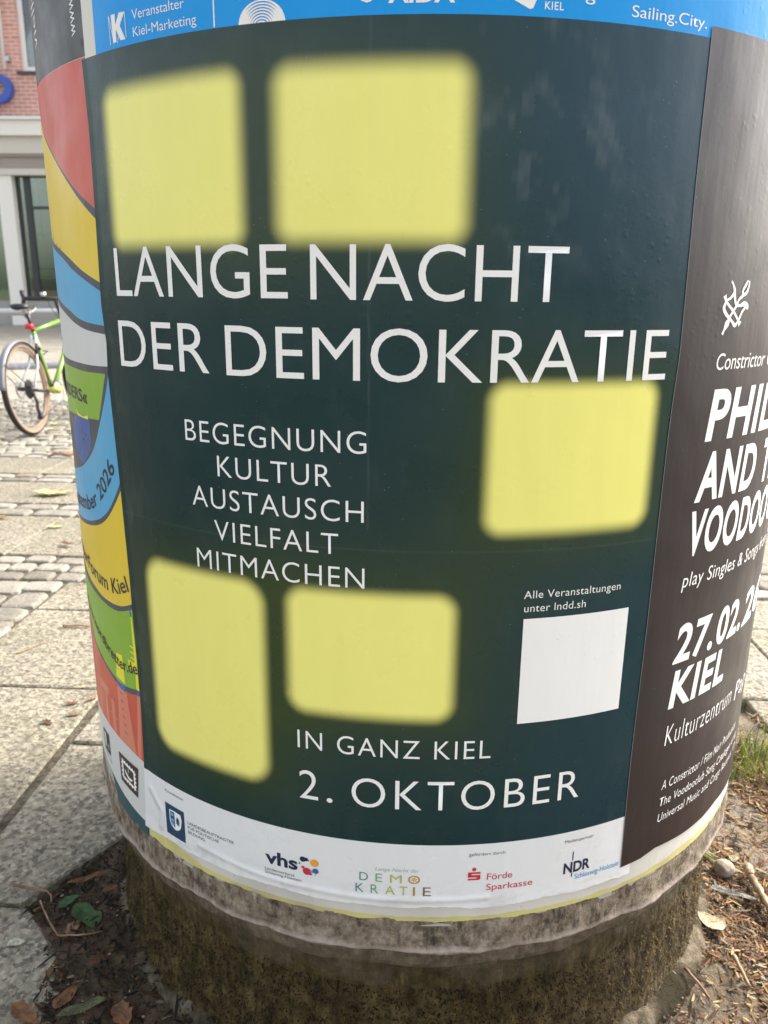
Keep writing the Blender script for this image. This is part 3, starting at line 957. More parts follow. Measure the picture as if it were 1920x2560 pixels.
# ---- blue festival poster above
BLUE = paper('blue_print', srgb(0, 148, 222), .40, spec=.3, specks=(.7, .75, .8), speck_cut=.015)
CREAM = paper('cream_margin', srgb(216, 212, 198), .5, specks=(.1, .09, .08), speck_cut=.06)
blue = shape(None, 'festival_poster', [rect(-.3925, 1.318, .70, 2.28)], BLUE, .5848)
tag(blue, 'bright blue poster with white sponsor logos above the dark green poster', 'poster')
shape(blue, 'paper_margin', [rect(-.4165, 1.318, -.3925, 2.28)], CREAM, .58485)
RB = .5851
# K logo
shape(blue, 'logo_mark', [[(-.3585, 1.3625), (-.3515, 1.3625), (-.3515, 1.3525), (-.3445, 1.3625), (-.3365, 1.3620), (-.3440, 1.3500), (-.3362, 1.3365), (-.3445, 1.3365), (-.3515, 1.3480), (-.3515, 1.3360), (-.3575, 1.3360)]], WHITE, RB)
for a, b in (((-.3630, 1.3620), (-.3625, 1.3345)), ((-.3625, 1.3620), (-.3560, 1.3350)), ((-.3352, 1.3620), (-.3348, 1.3375)), ((-.3440, 1.3515), (-.3352, 1.3620)), ((-.3500, 1.3345), (-.3475, 1.3405))):
    shape(blue, 'logo_line', [stroke([a, b], .0009)], WHITE, RB)
text(blue, 'logo_text', 'Veranstalter', -.3235, -.2500, 1.3525, .0090, WHITE, RB, off=-.004)
text(blue, 'logo_text', 'Kiel-Marketing', -.3235, -.2355, 1.3365, .0090, WHITE, RB, off=-.004)
shape(blue, 'divider_bar', [rect(-.2149, 1.331, -.2133, 1.40)], WHITE, RB)
text(blue, 'logo_text', 'So', -.188, -.165, 1.3515, .012, WHITE, RB, off=-.01)
# shell
for k in range(8):
    t = k / 8
    rx, rz = .0232 * (1 - t * .86), .0225 * (1 - t * .9)
    cz = 1.3265
    arc = [(-.1615 + rx * math.cos(PI - PI * i / 28), cz + rz * math.sin(PI - PI * i / 28) ** .85) for i in range(29)]
    shape(blue, 'shell_arc', [stroke(arc, [.0014 + .0026 * abs(math.cos(PI * i / 28)) ** 3 * (1 - t) for i in range(29)])], WHITE, RB + .00002 * k)
text(blue, 'logo_text', 'AIDA', -.037, .0245, 1.3402, .0160, WHITE, RB, off=.03)
shape(blue, 'logo_arc', [stroke([(-.066, 1.347), (-.062, 1.3435), (-.057, 1.3415), (-.0535, 1.3425), (-.052, 1.346)], .0022)], WHITE, RB)
shape(blue, 'logo_mark', [[(.078, 1.3435), (.0945, 1.3362), (.0975, 1.3370), (.104, 1.352), (.101, 1.356), (.086, 1.363)]], WHITE, RB)
text(blue, 'logo_text', 'KIEL', .1088, .1270, 1.3368, .0064, WHITE, RB, off=.01, sp=1.15)
text(blue, 'logo_text', 'og', .136, .158, 1.3475, .012, WHITE, RB)
text(blue, 'logo_text', 'Sailing.City.', .1975, .2880, 1.3372, .0098, WHITE, RB, off=-.002)

# ---- brown concert poster at the right
BROWN = paper('brown_print', srgb(34, 25, 29), .38, specks=(.5, .5, .5), speck_cut=.025, coat=.22)
edge = smooth_path([(.2945, 1.3405), (.295, 1.20), (.2965, 1.139), (.2985, 1.045), (.2985, 1.01), (.295, .924), (.2945, .70), (.292, .509), (.2945, .3445)], 4)
brown = shape(None, 'concert_poster', [edge + [(.33, .3455), (.359, .351), (.42, .346), (.482, .344), (.53, .346), (.60, .338), (.72, .34), (1.0, .34), (1.0, 1.3405)]], BROWN, .5860)
tag(brown, 'dark brown concert poster with bold slanted white lettering and an ornament emblem', 'poster')
RC = .5863
shape(brown, 'paper_edge', [[(u, z) for u, z in edge] + [(u + .0007, z) for u, z in edge[::-1]]], flat('paper_core', srgb(120, 124, 124), .6), .5861)
text(brown, 'text_line', 'Constrictor Concerts', .3625, .570, 1.0000, .0185, WHITE, RC, off=.0, shear=.13)
for t_, u0, u1, z, cap in (('PHIL', .358, .524, .9190, .0560), ('LIP', .534, .610, .9190, .0560), ('AND', .352, .494, .8450, .0555), ('THE', .520, .640, .8450, .0555),
                          ('VOODOO', .351, .580, .7765, .0530), ('CLUB', .590, .720, .7765, .0530), ('KIEL', .350, .484, .5680, .0490)):
    text(brown, 'headline', t_, u0, u1, z, cap, WHITE, RC, off=.030, shear=.13, sp=1.10)
text(brown, 'text_line', 'play Singles & Songs from', .348, .625, .7345, .0185, WHITE, RC, off=-.002, shear=.13, sp=1.06)
for t_, u0, u1 in (('27.', .348, .434), ('02.', .444, .524), ('26', .532, .640)):
    text(brown, 'date_line', t_, u0, u1, .6320, .0490, WHITE, RC, off=.028, shear=.13, sp=1.08)
text(brown, 'text_line', 'Kulturzentrum', .352, .533, .5115, .0300, WHITE, RC, off=-.012, shear=.10, sp=1.08)
text(brown, 'text_line', 'Pap', .553, .625, .5050, .0300, WHITE, RC, off=-.008, shear=.10, sp=1.08)
text(brown, 'small_print', 'A Constrictor / Film Noir Production', .357, .592, .4430, .0140, WHITE, RC, off=-.006, shear=.13, sp=1.06)
text(brown, 'small_print', 'The Voodooclub Song Catalogue is rep', .357, .615, .4170, .0135, WHITE, RC, off=-.006, shear=.13, sp=1.06)
text(brown, 'small_print', 'Universal Music and Cargo Records / Co', .357, .625, .3925, .0130, WHITE, RC, off=-.006, shear=.13, sp=1.06)
# ornament
em = [([(.372, 1.0985), (.376, 1.0945), (.380, 1.087), (.374, 1.0805), (.367, 1.0770), (.3635, 1.069), (.369, 1.0625), (.3755, 1.0575), (.3725, 1.0515), (.3685, 1.0445), (.366, 1.0400)], [.0025, .0025, .0045, .0032, .003, .005, .0045, .004, .0085, .003, .004]),
      ([(.3625, 1.0830), (.366, 1.0770), (.373, 1.0715), (.381, 1.0665), (.389, 1.0600), (.395, 1.0545), (.399, 1.0510)], [.006, .0035, .0032, .0035, .003, .003, .0075]),
      ([(.405, 1.1000), (.401, 1.0945), (.3965, 1.0890), (.397, 1.0830), (.391, 1.0790), (.387, 1.0720), (.382, 1.0660), (.376, 1.0590)], [.002, .0045, .003, .0045, .003, .0035, .0035, .0035]),
      ([(.380, 1.087), (.382, 1.0800), (.386, 1.0730), (.394, 1.0722), (.402, 1.0738), (.409, 1.0715), (.411, 1.0675)], [.004, .004, .0035, .003, .006, .006, .003]),
      ([(.406, 1.0700), (.400, 1.0650), (.396, 1.0580), (.392, 1.0525), (.388, 1.0500), (.382, 1.0540), (.376, 1.0580)], [.003, .0035, .0035, .0035, .005, .0035, .003]),
      ([(.397, 1.0830), (.404, 1.0860), (.4075, 1.0930), (.408, 1.0995)], [.003, .0045, .003, .002])]
for i, (q, wd) in enumerate(em):
    sp_ = smooth_path(q, 4)
    wv = list(np.interp(np.linspace(0, len(q) - 1, len(sp_)), range(len(q)), wd))
    shape(brown, 'emblem', [stroke(sp_, wv)], WHITE, RC + .00004 * i)

# ---- colourful poster at the left, painted as stacked bands
pal = dict(red=(200, 84, 62), yel=(226, 196, 52), sky=(84, 166, 208), grey=(66, 70, 80), wht=(206, 207, 203), grn=(132, 174, 46), lem=(232, 222, 40), sal=(210, 128, 102), blu=(58, 92, 156), dkb=(48, 98, 160))
PM = {k: paper('print_' + k, srgb(*v), .42, specks=(.06, .06, .06), speck_cut=.03) for k, v in pal.items()}
lit = obj('literature_poster', bend(fill([[(-.78, .352)] + [(-.66, .352), (-.60, .350), (-.556, .346), (-.50, .335), (-.46, .330), (-.43, .328)] + [(-.40, .335), (-.38, 1.3325), (-.78, 1.348)]]), .58425), PM['wht'])
tag(lit, 'colourful poster of curved red, yellow, blue and green bands at left', 'poster')
lay = [0]
def band(pts, colour, top=None, name='colour_band'):
    lay[0] += 1
    return shape(lit, name, [pts], PM[colour], .5843 + .00001 * lay[0])
def region(curve, ztop, colour, l=-.78, r=-.395):
    c = smooth_path(sorted(curve), 4)
    c = [(l, c[0][1])] + c + [(r, c[-1][1] + (r - c[-1][0]) * ((c[-1][1] - c[-2][1]) / max(1e-4, c[-1][0] - c[-2][0])))]
    return band(c + [(r, ztop), (l, ztop)], colour)
region([(-.666, .425), (-.585, .433), (-.533, .435), (-.489, .435), (-.455, .434), (-.412, .431)], .66, 'red')
# harbour skyline on the red field
for pts in ([(-.648, .427), (-.642, .535), (-.660, .555), (-.660, .530), (-.648, .520)],
            [(-.577, .500), (-.530, .503), (-.530, .490), (-.575, .487)], [(-.552, .434), (-.548, .495), (-.541, .495), (-.540, .434)], [(-.590, .432), (-.582, .500), (-.578, .500), (-.582, .432)],
            [(-.520, .435), (-.519, .490), (-.512, .492), (-.505, .490), (-.505, .435)], [(-.524, .468), (-.498, .465), (-.498, .462), (-.524, .465)],
            [(-.4925, .436), (-.484, .540), (-.4545, .540), (-.4475, .490), (-.436, .433)],
            [(-.4335, .433), (-.4185, .55), (-.4105, .55), (-.4225, .433)]):
    band(pts, 'sal', name='harbour_silhouette')
for k in range(7):
    band(rect(-.478 + .001 * k, .530 - k * .0125, -.468 + .001 * k, .533 - k * .0125), 'red', name='silhouette_window')
region([(-.66, .60), (-.64, .588), (-.624, .581), (-.597, .556), (-.544, .543), (-.508, .534), (-.471, .5295), (-.438, .532), (-.406, .542)], .74, 'grey')
band([(-.484, .528), (-.455, .526), (-.4545, .542), (-.484, .546)], 'dkb', name='silhouette_window')
band([(-.4195, .535), (-.4105, .539), (-.4105, .552), (-.419, .548)], 'dkb', name='silhouette_window')
region([(-.66, .608), (-.64, .597), (-.624, .589), (-.590, .562), (-.543, .549), (-.502, .540), (-.469, .5365), (-.437, .541), (-.405, .550)], .74, 'grn')
band([(-.4765, .582), (-.457, .5845), (-.4545, .540), (-.484, .543)], 'lem', name='silhouette_tower')
band([(-.4205, .655), (-.4175, .655), (-.4110, .575), (-.4105, .546), (-.4205, .545), (-.4195, .58)], 'lem', name='silhouette_mast')
band([(-.4385, .586), (-.403, .586), (-.403, .575), (-.4365, .574)], 'lem', name='silhouette_mast')
for zz in (.609, .6005, .592):
    band(stroke([(-.4295, zz), (-.4045, zz - .001)], .0022), 'lem', name='silhouette_mast')
region([(-.64, .668), (-.610, .654), (-.545, .651), (-.503, .649), (-.457, .652), (-.403, .6715)], .86, 'grey')
band([(-.4215, .6555), (-.4180, .656), (-.4180, .668), (-.4215, .666)], 'dkb', name='silhouette_mast')
region([(-.64, .684), (-.601, .668), (-.542, .660), (-.500, .657), (-.447, .6625), (-.403, .680)], .86, 'yel')
region([(-.66, .742), (-.611, .746), (-.562, .753), (-.521, .761), (-.488, .772), (-.462, .787), (-.436, .811), (-.415, .836)], .99, 'grey')
region([(-.66, .749), (-.610, .753), (-.559, .760), (-.526, .767), (-.492, .778), (-.460, .796), (-.434, .822), (-.415, .847)], .99, 'sky')
band([(-.78, .815), (-.66, .818)] + smooth_path([(-.641, .821), (-.572, .836), (-.534, .850), (-.498, .871), (-.472, .900), (-.442, .946), (-.4235, .984)], 4) + [(-.42, 1.0), (-.78, 1.0)], 'grey')
region([(-.667, .992), (-.575, .9885), (-.514, .988), (-.469, .988), (-.405, .9905)], 1.09, 'wht')
band([(-.78, .900), (-.667, .906), (-.60, .9115), (-.551, .914), (-.508, .9155), (-.464, .918), (-.4335, .980), (-.499, .978), (-.564, .979), (-.666, .980), (-.78, .981)], 'grn')
region([(-.667, 1.066), (-.581, 1.052), (-.527, 1.040), (-.477, 1.032), (-.405, 1.028)], 1.16, 'grey')
region([(-.667, 1.078), (-.603, 1.065), (-.544, 1.055), (-.506, 1.046), (-.464, 1.041), (-.405, 1.0385)], 1.16, 'sky')
region([(-.668, 1.145), (-.565, 1.124), (-.514, 1.107), (-.469, 1.093), (-.405, 1.073)], 1.30, 'grey')
region([(-.668, 1.153), (-.575, 1.135), (-.519, 1.120), (-.474, 1.104), (-.405, 1.084)], 1.30, 'yel', r=-.39)
band([(-.78, 1.336)] + smooth_path([(-.69, 1.338), (-.666, 1.333), (-.625, 1.287), (-.558, 1.247), (-.506, 1.214), (-.473, 1.192), (-.444, 1.174), (-.40, 1.149)], 4) + [(-.39, 1.16), (-.39, 1.331), (-.78, 1.345)], 'grey')
band([(-.78, 1.340)] + smooth_path([(-.69, 1.343), (-.666, 1.338), (-.635, 1.295), (-.574, 1.260), (-.533, 1.235), (-.498, 1.213), (-.465, 1.194), (-.424, 1.174), (-.40, 1.163)], 4) + [(-.39, 1.17), (-.39, 1.3325), (-.416, 1.3325), (-.50, 1.335), (-.60, 1.339), (-.667, 1.345), (-.78, 1.348)], 'red')
# abstract blue shape with a tuft
band(smooth_path([(-.585, .905), (-.560, .914), (-.504, .9155), (-.500, .895), (-.503, .877), (-.525, .858), (-.556, .845), (-.580, .853), (-.600, .868), (-.596, .885), (-.585, .905)], 3), 'blu', name='abstract_shape')
band([(-.562, .922), (-.555, .913), (-.505, .9135), (-.505, .919), (-.527, .915), (-.550, .917)], 'lem', name='abstract_tuft')
for q in ([(-.568, .908), (-.562, .898)], [(-.540, .895), (-.536, .891)], [(-.528, .893), (-.522, .889), (-.518, .893)], [(-.540, .881), (-.530, .883), (-.520, .872), (-.516, .867)], [(-.560, .871), (-.563, .860), (-.572, .856)]):
    band(stroke(smooth_path(q, 4), .0028), 'grey', name='abstract_line')
RL = .58498
DK = flat('ink_black', srgb(38, 40, 44), .45)
text(lit, 'text_line', 'L', -.700, -.650, 1.009, .030, DK, RL, off=.02)
text(lit, 'text_line', 'BORDERS«', -.690, -.499, .9365, .0165, DK, RL, off=.02, rise=-.005)
text_path(lit, 'text_line', 'September 2026', smooth_path([(-.664, .768), (-.640, .769), (-.600, .7725), (-.560, .777), (-.520, .786), (-.480, .808), (-.455, .829), (-.428, .858)], 4), .0215, DK, RL, off=.012)
text_path(lit, 'text_line', 'LiteraturForum Kiel', smooth_path([(-.715, .710), (-.680, .700), (-.640, .691), (-.60, .6835), (-.55, .677), (-.485, .6745), (-.45, .680), (-.4175, .6925)], 4), .0215, DK, RL, off=.012)
text_path(lit, 'text_line', 'www.nordbretter.de', smooth_path([(-.640, .613), (-.615, .603), (-.588, .592), (-.541, .579), (-.480, .5645), (-.450, .5635), (-.412, .5715)], 4), .0165, DK, RL, off=.012)
# logos on its white foot
shape(lit, 'logo_mark', [[(-.592, .4055), (-.553, .4105), (-.552, .3735), (-.591, .3700)], [(-.588, .4020), (-.573, .404), (-.573, .376), (-.588, .374)], [(-.566, .390), (-.558, .391), (-.558, .378), (-.566, .377)]], DK, RL)
text(lit, 'logo_text', 'verlag', -.590, -.548, .3625, .004, GREYINK, RL)
BRN = flat('ink_brown', srgb(62, 46, 42), .45)
st_ = shape(lit, 'stamp_logo', [[(-.5035, .4080), (-.4355, .4115), (-.4435, .3590), (-.5020, .3600)]], BRN, RL)
per = []
x0, x1, y0, y1 = -.4955, -.4445, .3675, .4030
for k in range(12): per += [(x0 + (x1 - x0) * k / 12, y0 + (.0022 if k % 2 else 0)), (x0 + (x1 - x0) * (k + .8) / 12, y0 + (.0022 if k % 2 else 0))]
for k in range(10): per += [(x1 - (.003 if k % 2 else 0), y0 + (y1 - y0) * k / 10), (x1 - (.003 if k % 2 else 0), y0 + (y1 - y0) * (k + .8) / 10)]
for k in range(12): per += [(x1 - (x1 - x0) * k / 12, y1 - (.0022 if k % 2 else 0)), (x1 - (x1 - x0) * (k + .8) / 12, y1 - (.0022 if k % 2 else 0))]
for k in range(10): per += [(x0 + (.003 if k % 2 else 0), y1 - (y1 - y0) * k / 10), (x0 + (.003 if k % 2 else 0), y1 - (y1 - y0) * (k + .8) / 10)]
shape(st_, 'stamp_frame', [per, rect(x0 + .0075, y0 + .006, x1 - .0075, y1 - .006)], WHITE, RL + .0002)
shape(st_, 'stamp_crescent', [smooth_path([(-.483, .3855), (-.478, .380), (-.470, .3765), (-.461, .3775), (-.4555, .3835)], 4) + smooth_path([(-.4585, .3815), (-.470, .3815), (-.4825, .3885)], 4)], WHITE, RL + .0002)
shape(st_, 'stamp_line', [rect(-.4705, .3875, -.4690, .3955)], WHITE, RL + .0002)

# ---- dark grey poster upper left
DGREY = paper('dark_grey_print', srgb(62, 62, 54), .42, specks=(.4, .4, .4))
dg = shape(None, 'lettered_poster', [[(-.80, 1.352), (-.667, 1.346), (-.60, 1.340), (-.50, 1.336), (-.416, 1.3335), (-.4155, 2.2), (-.80, 2.2)]], DGREY, .5846)
tag(dg, 'dark grey poster with white handwritten lines, left above the colourful poster', 'poster')
def upright(parent, s, u, z0, z1, cap, m_, rad_, off=0.):
    bm_ = glyphs(s, off)
    xs = [v.co.x for v in bm_.verts]; a, b = min(xs), max(xs)
    for v in bm_.verts:
        v.co = (u - v.co.y / CAP * cap, z0 + (v.co.x - a) / (b - a) * (z1 - z0), 0)
    return obj('text_line', bend(bm_, rad_), m_, parent)
upright(dg, 'www.o-', -.434, 1.3575, 1.415, .016, WHITE, .5849, -.004)
upright(dg, 'vielle', -.586, 1.378, 1.445, .032, WHITE, .5849, -.006)
upright(dg, '9', -.4165, 1.343, 1.352, .007, DK, .5849)

# =================================================================== LITTER
def leaf_mesh(outline, curl=.15, veins=True, seed=0):
    """outline in leaf units; ridged and curled, with thickness"""
    bm_ = fill([outline])
    bmesh.ops.triangulate(bm_, faces=bm_.faces[:])
    bmesh.ops.subdivide_edges(bm_, edges=bm_.edges[:], cuts=2, use_grid_fill=True)
    for v in bm_.verts:
        x, y = v.co.x, v.co.y
        z = curl * (y * y * 1.4 + .35 * x * x) + .05 * noise.noise((x * 3 + seed, y * 3, seed)) + .03 * abs(y) ** .5
        v.co.z = z
    ret = bmesh.ops.extrude_face_region(bm_, geom=bm_.faces[:])
    for e in ret['geom']:
        if isinstance(e, bmesh.types.BMVert): e.co.z += .015
    return bm_
OVAL = [(math.cos(a) * .5 * (1 - .06 * math.cos(2 * a)), math.sin(a) * .26 * (1 - .25 * math.cos(a))) for a in (2 * PI * k / 22 for k in range(22))]
LONG = [(math.cos(a) * .5, math.sin(a) * .13 * (1 + .15 * math.sin(3 * a))) for a in (2 * PI * k / 22 for k in range(22))]
ROUND = [(math.cos(a) * .5, math.sin(a) * .40 + .03 * math.sin(3 * a)) for a in (2 * PI * k / 22 for k in range(22))]
LOBED = [(-.5, 0), (-.42, -.06), (-.30, -.24), (-.12, -.30), (.0, -.26), (.14, -.30), (.26, -.16), (.40, -.12), (.5, .02), (.36, .10), (.28, .22), (.12, .24), (.0, .33), (-.14, .24), (-.30, .26), (-.38, .10)]
RAG = [(-.5, -.1), (-.35, -.28), (-.2, -.2), (-.02, -.34), (.14, -.2), (.3, -.3), (.42, -.12), (.5, .04), (.36, .16), (.2, .12), (.12, .34), (-.02, .22), (-.18, .3), (-.26, .16), (-.44, .22), (-.4, .05)]
def leaf_mat(name, c):
    mt = mat(name, c, .6, .4)
    n_ = N(mt)
    d = n_.ramp(n_.noise(5, 6), ((.35, .35), (.65, 1.15)))
    n_.col(n_.mix(.8, c, d, 'MULTIPLY'))
    n_.bump(n_.noise(18, 4), .4, .05)
    return mt
LM = dict(yellow=leaf_mat('leaf_yellow', (.60, .54, .22)), orange=leaf_mat('leaf_orange', (.46, .27, .11)), brown=leaf_mat('leaf_brown', (.13, .06, .028)), tan=leaf_mat('leaf_tan', (.26, .16, .085)),
          green=leaf_mat('leaf_green', (.035, .085, .018)), olive=leaf_mat('leaf_olive', (.10, .10, .045)), cream=leaf_mat('leaf_cream', (.52, .43, .26)), pale=leaf_mat('leaf_pale', (.55, .53, .38)), grey=leaf_mat('leaf_grey', (.2, .19, .16)), dull=leaf_mat('leaf_dull', (.24, .22, .12)), rust=leaf_mat('leaf_rust', (.19, .085, .035)))
def leaf(x, y, z, size, out, m_, rot, label, curl=.15, tilt=(0, 0), group=None, name='fallen_leaf'):
    sd = x * 31 + y * 17
    sq = .72 + .3 * abs(noise.noise((sd, 1, 1)))
    out = [(px * (1 + .35 * noise.noise((px * 2.2 + sd, py * 2.2, 3))), py * sq * (1 + .45 * noise.noise((px * 2 - sd, py * 2, 8))) + .12 * noise.noise((px * 1.3, sd, 2))) for px, py in smooth_path(out + out[:1], 3)[:-1]]
    curl = curl * 1.7
    o_ = obj(name, leaf_mesh(out, curl, seed=x * 7 + y), LM[m_])
    o_.location = (x, y, z); o_.scale = (size, size, size); o_.rotation_euler = (tilt[0], tilt[1], math.radians(rot))
    return tag(o_, label, 'leaf', group)
GL = 'fallen leaves on the paving and soil'
leaf(-1.975, 2.635, .012, .20, LOBED, 'yellow', 12, 'large pale yellow leaf on the slab between two cobble strips', .25, group=GL)
leaf(-1.70, 2.035, .008, .075, OVAL, 'yellow', 15, 'small yellow leaf on the slab just below the big yellow one', group=GL)
leaf(-2.46, 3.70, .012, .13, RAG, 'orange', 20, 'orange leaf at left of two near the far cobbles behind the bicycle', .3, group=GL)
leaf(-2.35, 3.66, .012, .11, LOBED, 'orange', -30, 'orange-yellow leaf beside the column edge by the far cobbles', .3, group=GL)
leaf(-2.03, 2.17, .008, .09, RAG, 'orange', 0, 'orange leaf at the left picture edge below a cobble strip', group=GL)
leaf(-2.345, 3.03, .012, .08, OVAL, 'orange', 40, 'little orange leaf lying in the second cobble strip', group=GL)
leaf(-1.52, 1.775, .012, .07, RAG, 'brown', -20, 'reddish brown crumpled leaf above the near cobbles', .4, group=GL)
leaf(-2.98, 4.83, .016, .09, ROUND, 'yellow', 10, 'yellow leaf right behind the bicycle rear tyre', .3, group=GL)
leaf(-2.91, 4.60, .016, .08, OVAL, 'yellow', 80, 'pale yellow leaf against the bicycle tyre foot', .3, group=GL)
leaf(-3.12, 4.22, .014, .08, ROUND, 'cream', 60, 'cream leaf on the cobbles in front of the tyre', group=GL)
leaf(-.690, -.262, .006, .038, RAG, 'olive', 70, 'olive drab leaf piece under the forked twig', .3, (.1, .1), GL)
leaf(-.618, -.254, .008, .044, LOBED, 'green', 35, 'bright green small leaf in the dark soil', .2, (.1, -.2), GL)
leaf(-.566, -.288, .010, .060, ROUND, 'green', -30, 'dark green glossy leaf resting beside the bright green one', .3, (.2, .15), GL)
leaf(-.583, -.312, .006, .044, LOBED, 'tan', 80, 'tan dry lobed leaf below the dark green leaf', .35, (.15, 0), GL)
leaf(-.668, -.349, .007, .027, ROUND, 'pale', 15, 'round pale leaf lying alone on the grey slab', .05, (0, 0), GL)
leaf(-.508, -.368, .008, .050, RAG, 'brown', 55, 'red-brown curled leaf near the footing ring', .4, (.2, .2), GL)
leaf(-.555, -.350, .004, .034, LONG, 'brown', -15, 'narrow brown leaf beneath the long thin twig', .2, (0, .1), GL)
leaf(-.535, -.452, .008, .042, OVAL, 'rust', 60, 'rust brown oval leaf standing in the soil', .3, (.25, 0), GL)
leaf(-.502, -.470, .010, .082, LONG, 'olive', 25, 'long olive grey leaf at the bottom left of the soil', .3, (.1, 0), GL)
leaf(-.585, -.483, .009, .060, LOBED, 'rust', -20, 'orange-brown lobed leaf at bottom left on the slab edge', .3, (.1, .1), GL)
leaf(-.430, -.480, .014, .062, LOBED, 'rust', -60, 'large rust leaf at the bottom beside the footing ring', .35, (.15, -.1), GL)
leaf(-.556, -.215, .006, .030, OVAL, 'rust', 40, 'small rust leaf under the slab edge by the column', .3, (.1, .1), GL)
leaf(-.612, -.190, .004, .060, LONG, 'rust', 35, 'long rust-brown leaf tucked along the broken slab edge', .3, (.2, .1), GL)
leaf(.535, -.252, .022, .048, ROUND, 'cream', -10, 'cream dry leaf leaning on the column foot at right', .35, (.15, .1), GL)
leaf(.600, -.085, .018, .085, LONG, 'yellow', -35, 'yellow-green strip leaf stuck behind the round stone', .25, (.5, 0), GL)
leaf(.600, -.172, .015, .075, LONG, 'grey', -12, 'grey narrow leaf in the mulch under the round stone', .2, (.1, 0), GL)
leaf(.640, -.075, .015, .030, OVAL, 'dull', 30, 'small dull yellow leaf right of the round stone', .3, (.2, .1), GL)
for i, (x, y, m_, rot, lb) in enumerate(((-.922, .45, 'rust', 20, 'brown withered leaf on the slab next to the column'), (-.878, .475, 'tan', 60, 'tan withered leaf touching the column edge above the joint'), (-.893, .395, 'tan', 15, 'tan leaf lying in the dirty joint beside the column'), (-.942, .35, 'brown', -10, 'dark brown leaf flake on the large slab left of the dirty joint'))):
    leaf(x, y, .004, .035, RAG, m_, rot, lb, .35, (.1, .1), GL)
leaf(-.936, .54, .003, .035, LONG, 'yellow', 10, 'thin yellow leaf sliver lying across the slab joint', .2, (0, 0), GL)
leaf(-1.426, 1.478, .010, .022, OVAL, 'yellow', 30, 'tiny yellow leaf between the near cobbles', .2, (0, 0), GL)

WOOD = mat('twig_wood', (.26, .15, .09), .75, .35)
n = N(WOOD); n.col(n.ramp(n.noise(40, 5), ((.35, (.14, .075, .04)), (.65, (.36, .22, .13)))))
PALEW = mat('pale_wood', (.5, .38, .22), .75, .35)
n = N(PALEW); n.col(n.ramp(n.noise(40, 5), ((.35, (.20, .145, .085)), (.65, (.42, .32, .20)))))
def twig(pts, rad_, m_, label, extra=None, group='twigs lying on the ground'):
    b_ = bmesh.new()
    pp = smooth_path(pts, 4) if len(pts) > 2 else pts
    pp = [Vector(q) + Vector((0, 0, .0006 * math.sin(i * 1.7))) for i, q in enumerate(pp)]
    rr = [rad_ * (1 + .18 * math.sin(i * 2.3)) * (1 - .35 * i / len(pp)) for i in range(len(pp))]
    tube(b_, pp, rr, 7)
    if extra: tube(b_, extra, rad_ * .6, 6)
    o_ = obj('twig', b_, m_, smooth=True)
    return tag(o_, label, 'twig', group)
twig([(-.737, -.220, .007), (-.71, -.224, .008), (-.688, -.229, .008), (-.668, -.231, .008)], .0030, WOOD, 'short brown twig with forked end on the slab', [(-.668, -.231, .008), (-.655, -.242, .008), (-.650, -.254, .006)])
twig([(-.671, -.253, .006), (-.648, -.282, .008), (-.622, -.312, .010), (-.603, -.331, .010), (-.60, -.333, .010), (-.575, -.331, .010), (-.552, -.330, .012), (-.528, -.320, .010)], .0019, WOOD, 'long thin bent twig crossing the dark soil')
twig([(-1.165, .939, .006), (-1.12, .942, .008), (-1.07, .944, .006)], .0045, PALEW, 'pale straight stick by the column on the big slab')
twig([(-1.217, .731, .004), (-1.19, .775, .006), (-1.168, .818, .005)], .0026, PALEW, 'thin brown stick lying slantwise on the big slab')
twig([(-.545, -.425, .004), (-.53, -.419, .006), (-.515, -.417, .006), (-.50, -.424, .004)], .0009, PALEW, 'hair-thin curved stem on the soil')
twig([(.655, -.104, .020), (.652, -.122, .022), (.651, -.132, .020), (.652, -.165, .020), (.653, -.20, .018), (.655, -.245, .016)], .0085, PALEW, 'thick knobbly stick at the right picture edge')
twig([(.548, -.318, .018), (.549, -.35, .018), (.550, -.378, .018)], .0035, PALEW, 'short straight pale stick on the mulch at lower right')
twig([(.452, -.360, .030), (.468, -.385, .024), (.478, -.405, .018)], .0028, WOOD, 'dark slim twig leaning on the footing lump')

# round stone
bm = bmesh.new()
bmesh.ops.create_icosphere(bm, subdivisions=4, radius=1)
for v in bm.verts:
    q = v.co.copy()
    v.co = Vector((math.copysign(abs(q.x) ** .75, q.x) * .0185, math.copysign(abs(q.y) ** .75, q.y) * .017, math.copysign(abs(q.z) ** .8, q.z) * .0145)) * (1 + .07 * noise.noise(q * 1.6) + .02 * noise.noise(q * 7))
STONE = mat('stone_surface', (.36, .29, .23), .8, .35)
n = N(STONE); n.col(n.ramp(n.noise(60, 6), ((.35, (.19, .15, .115)), (.65, (.34, .275, .215))))); n.bump(n.noise(120, 5), .5, .003)
o = obj('stone', bm, STONE, smooth=True)
o.location = (.607, -.113, .022); o.rotation_euler = (.1, .2, .5)
tag(o, 'rounded beige stone lying on the mulch right of the column', 'stone')

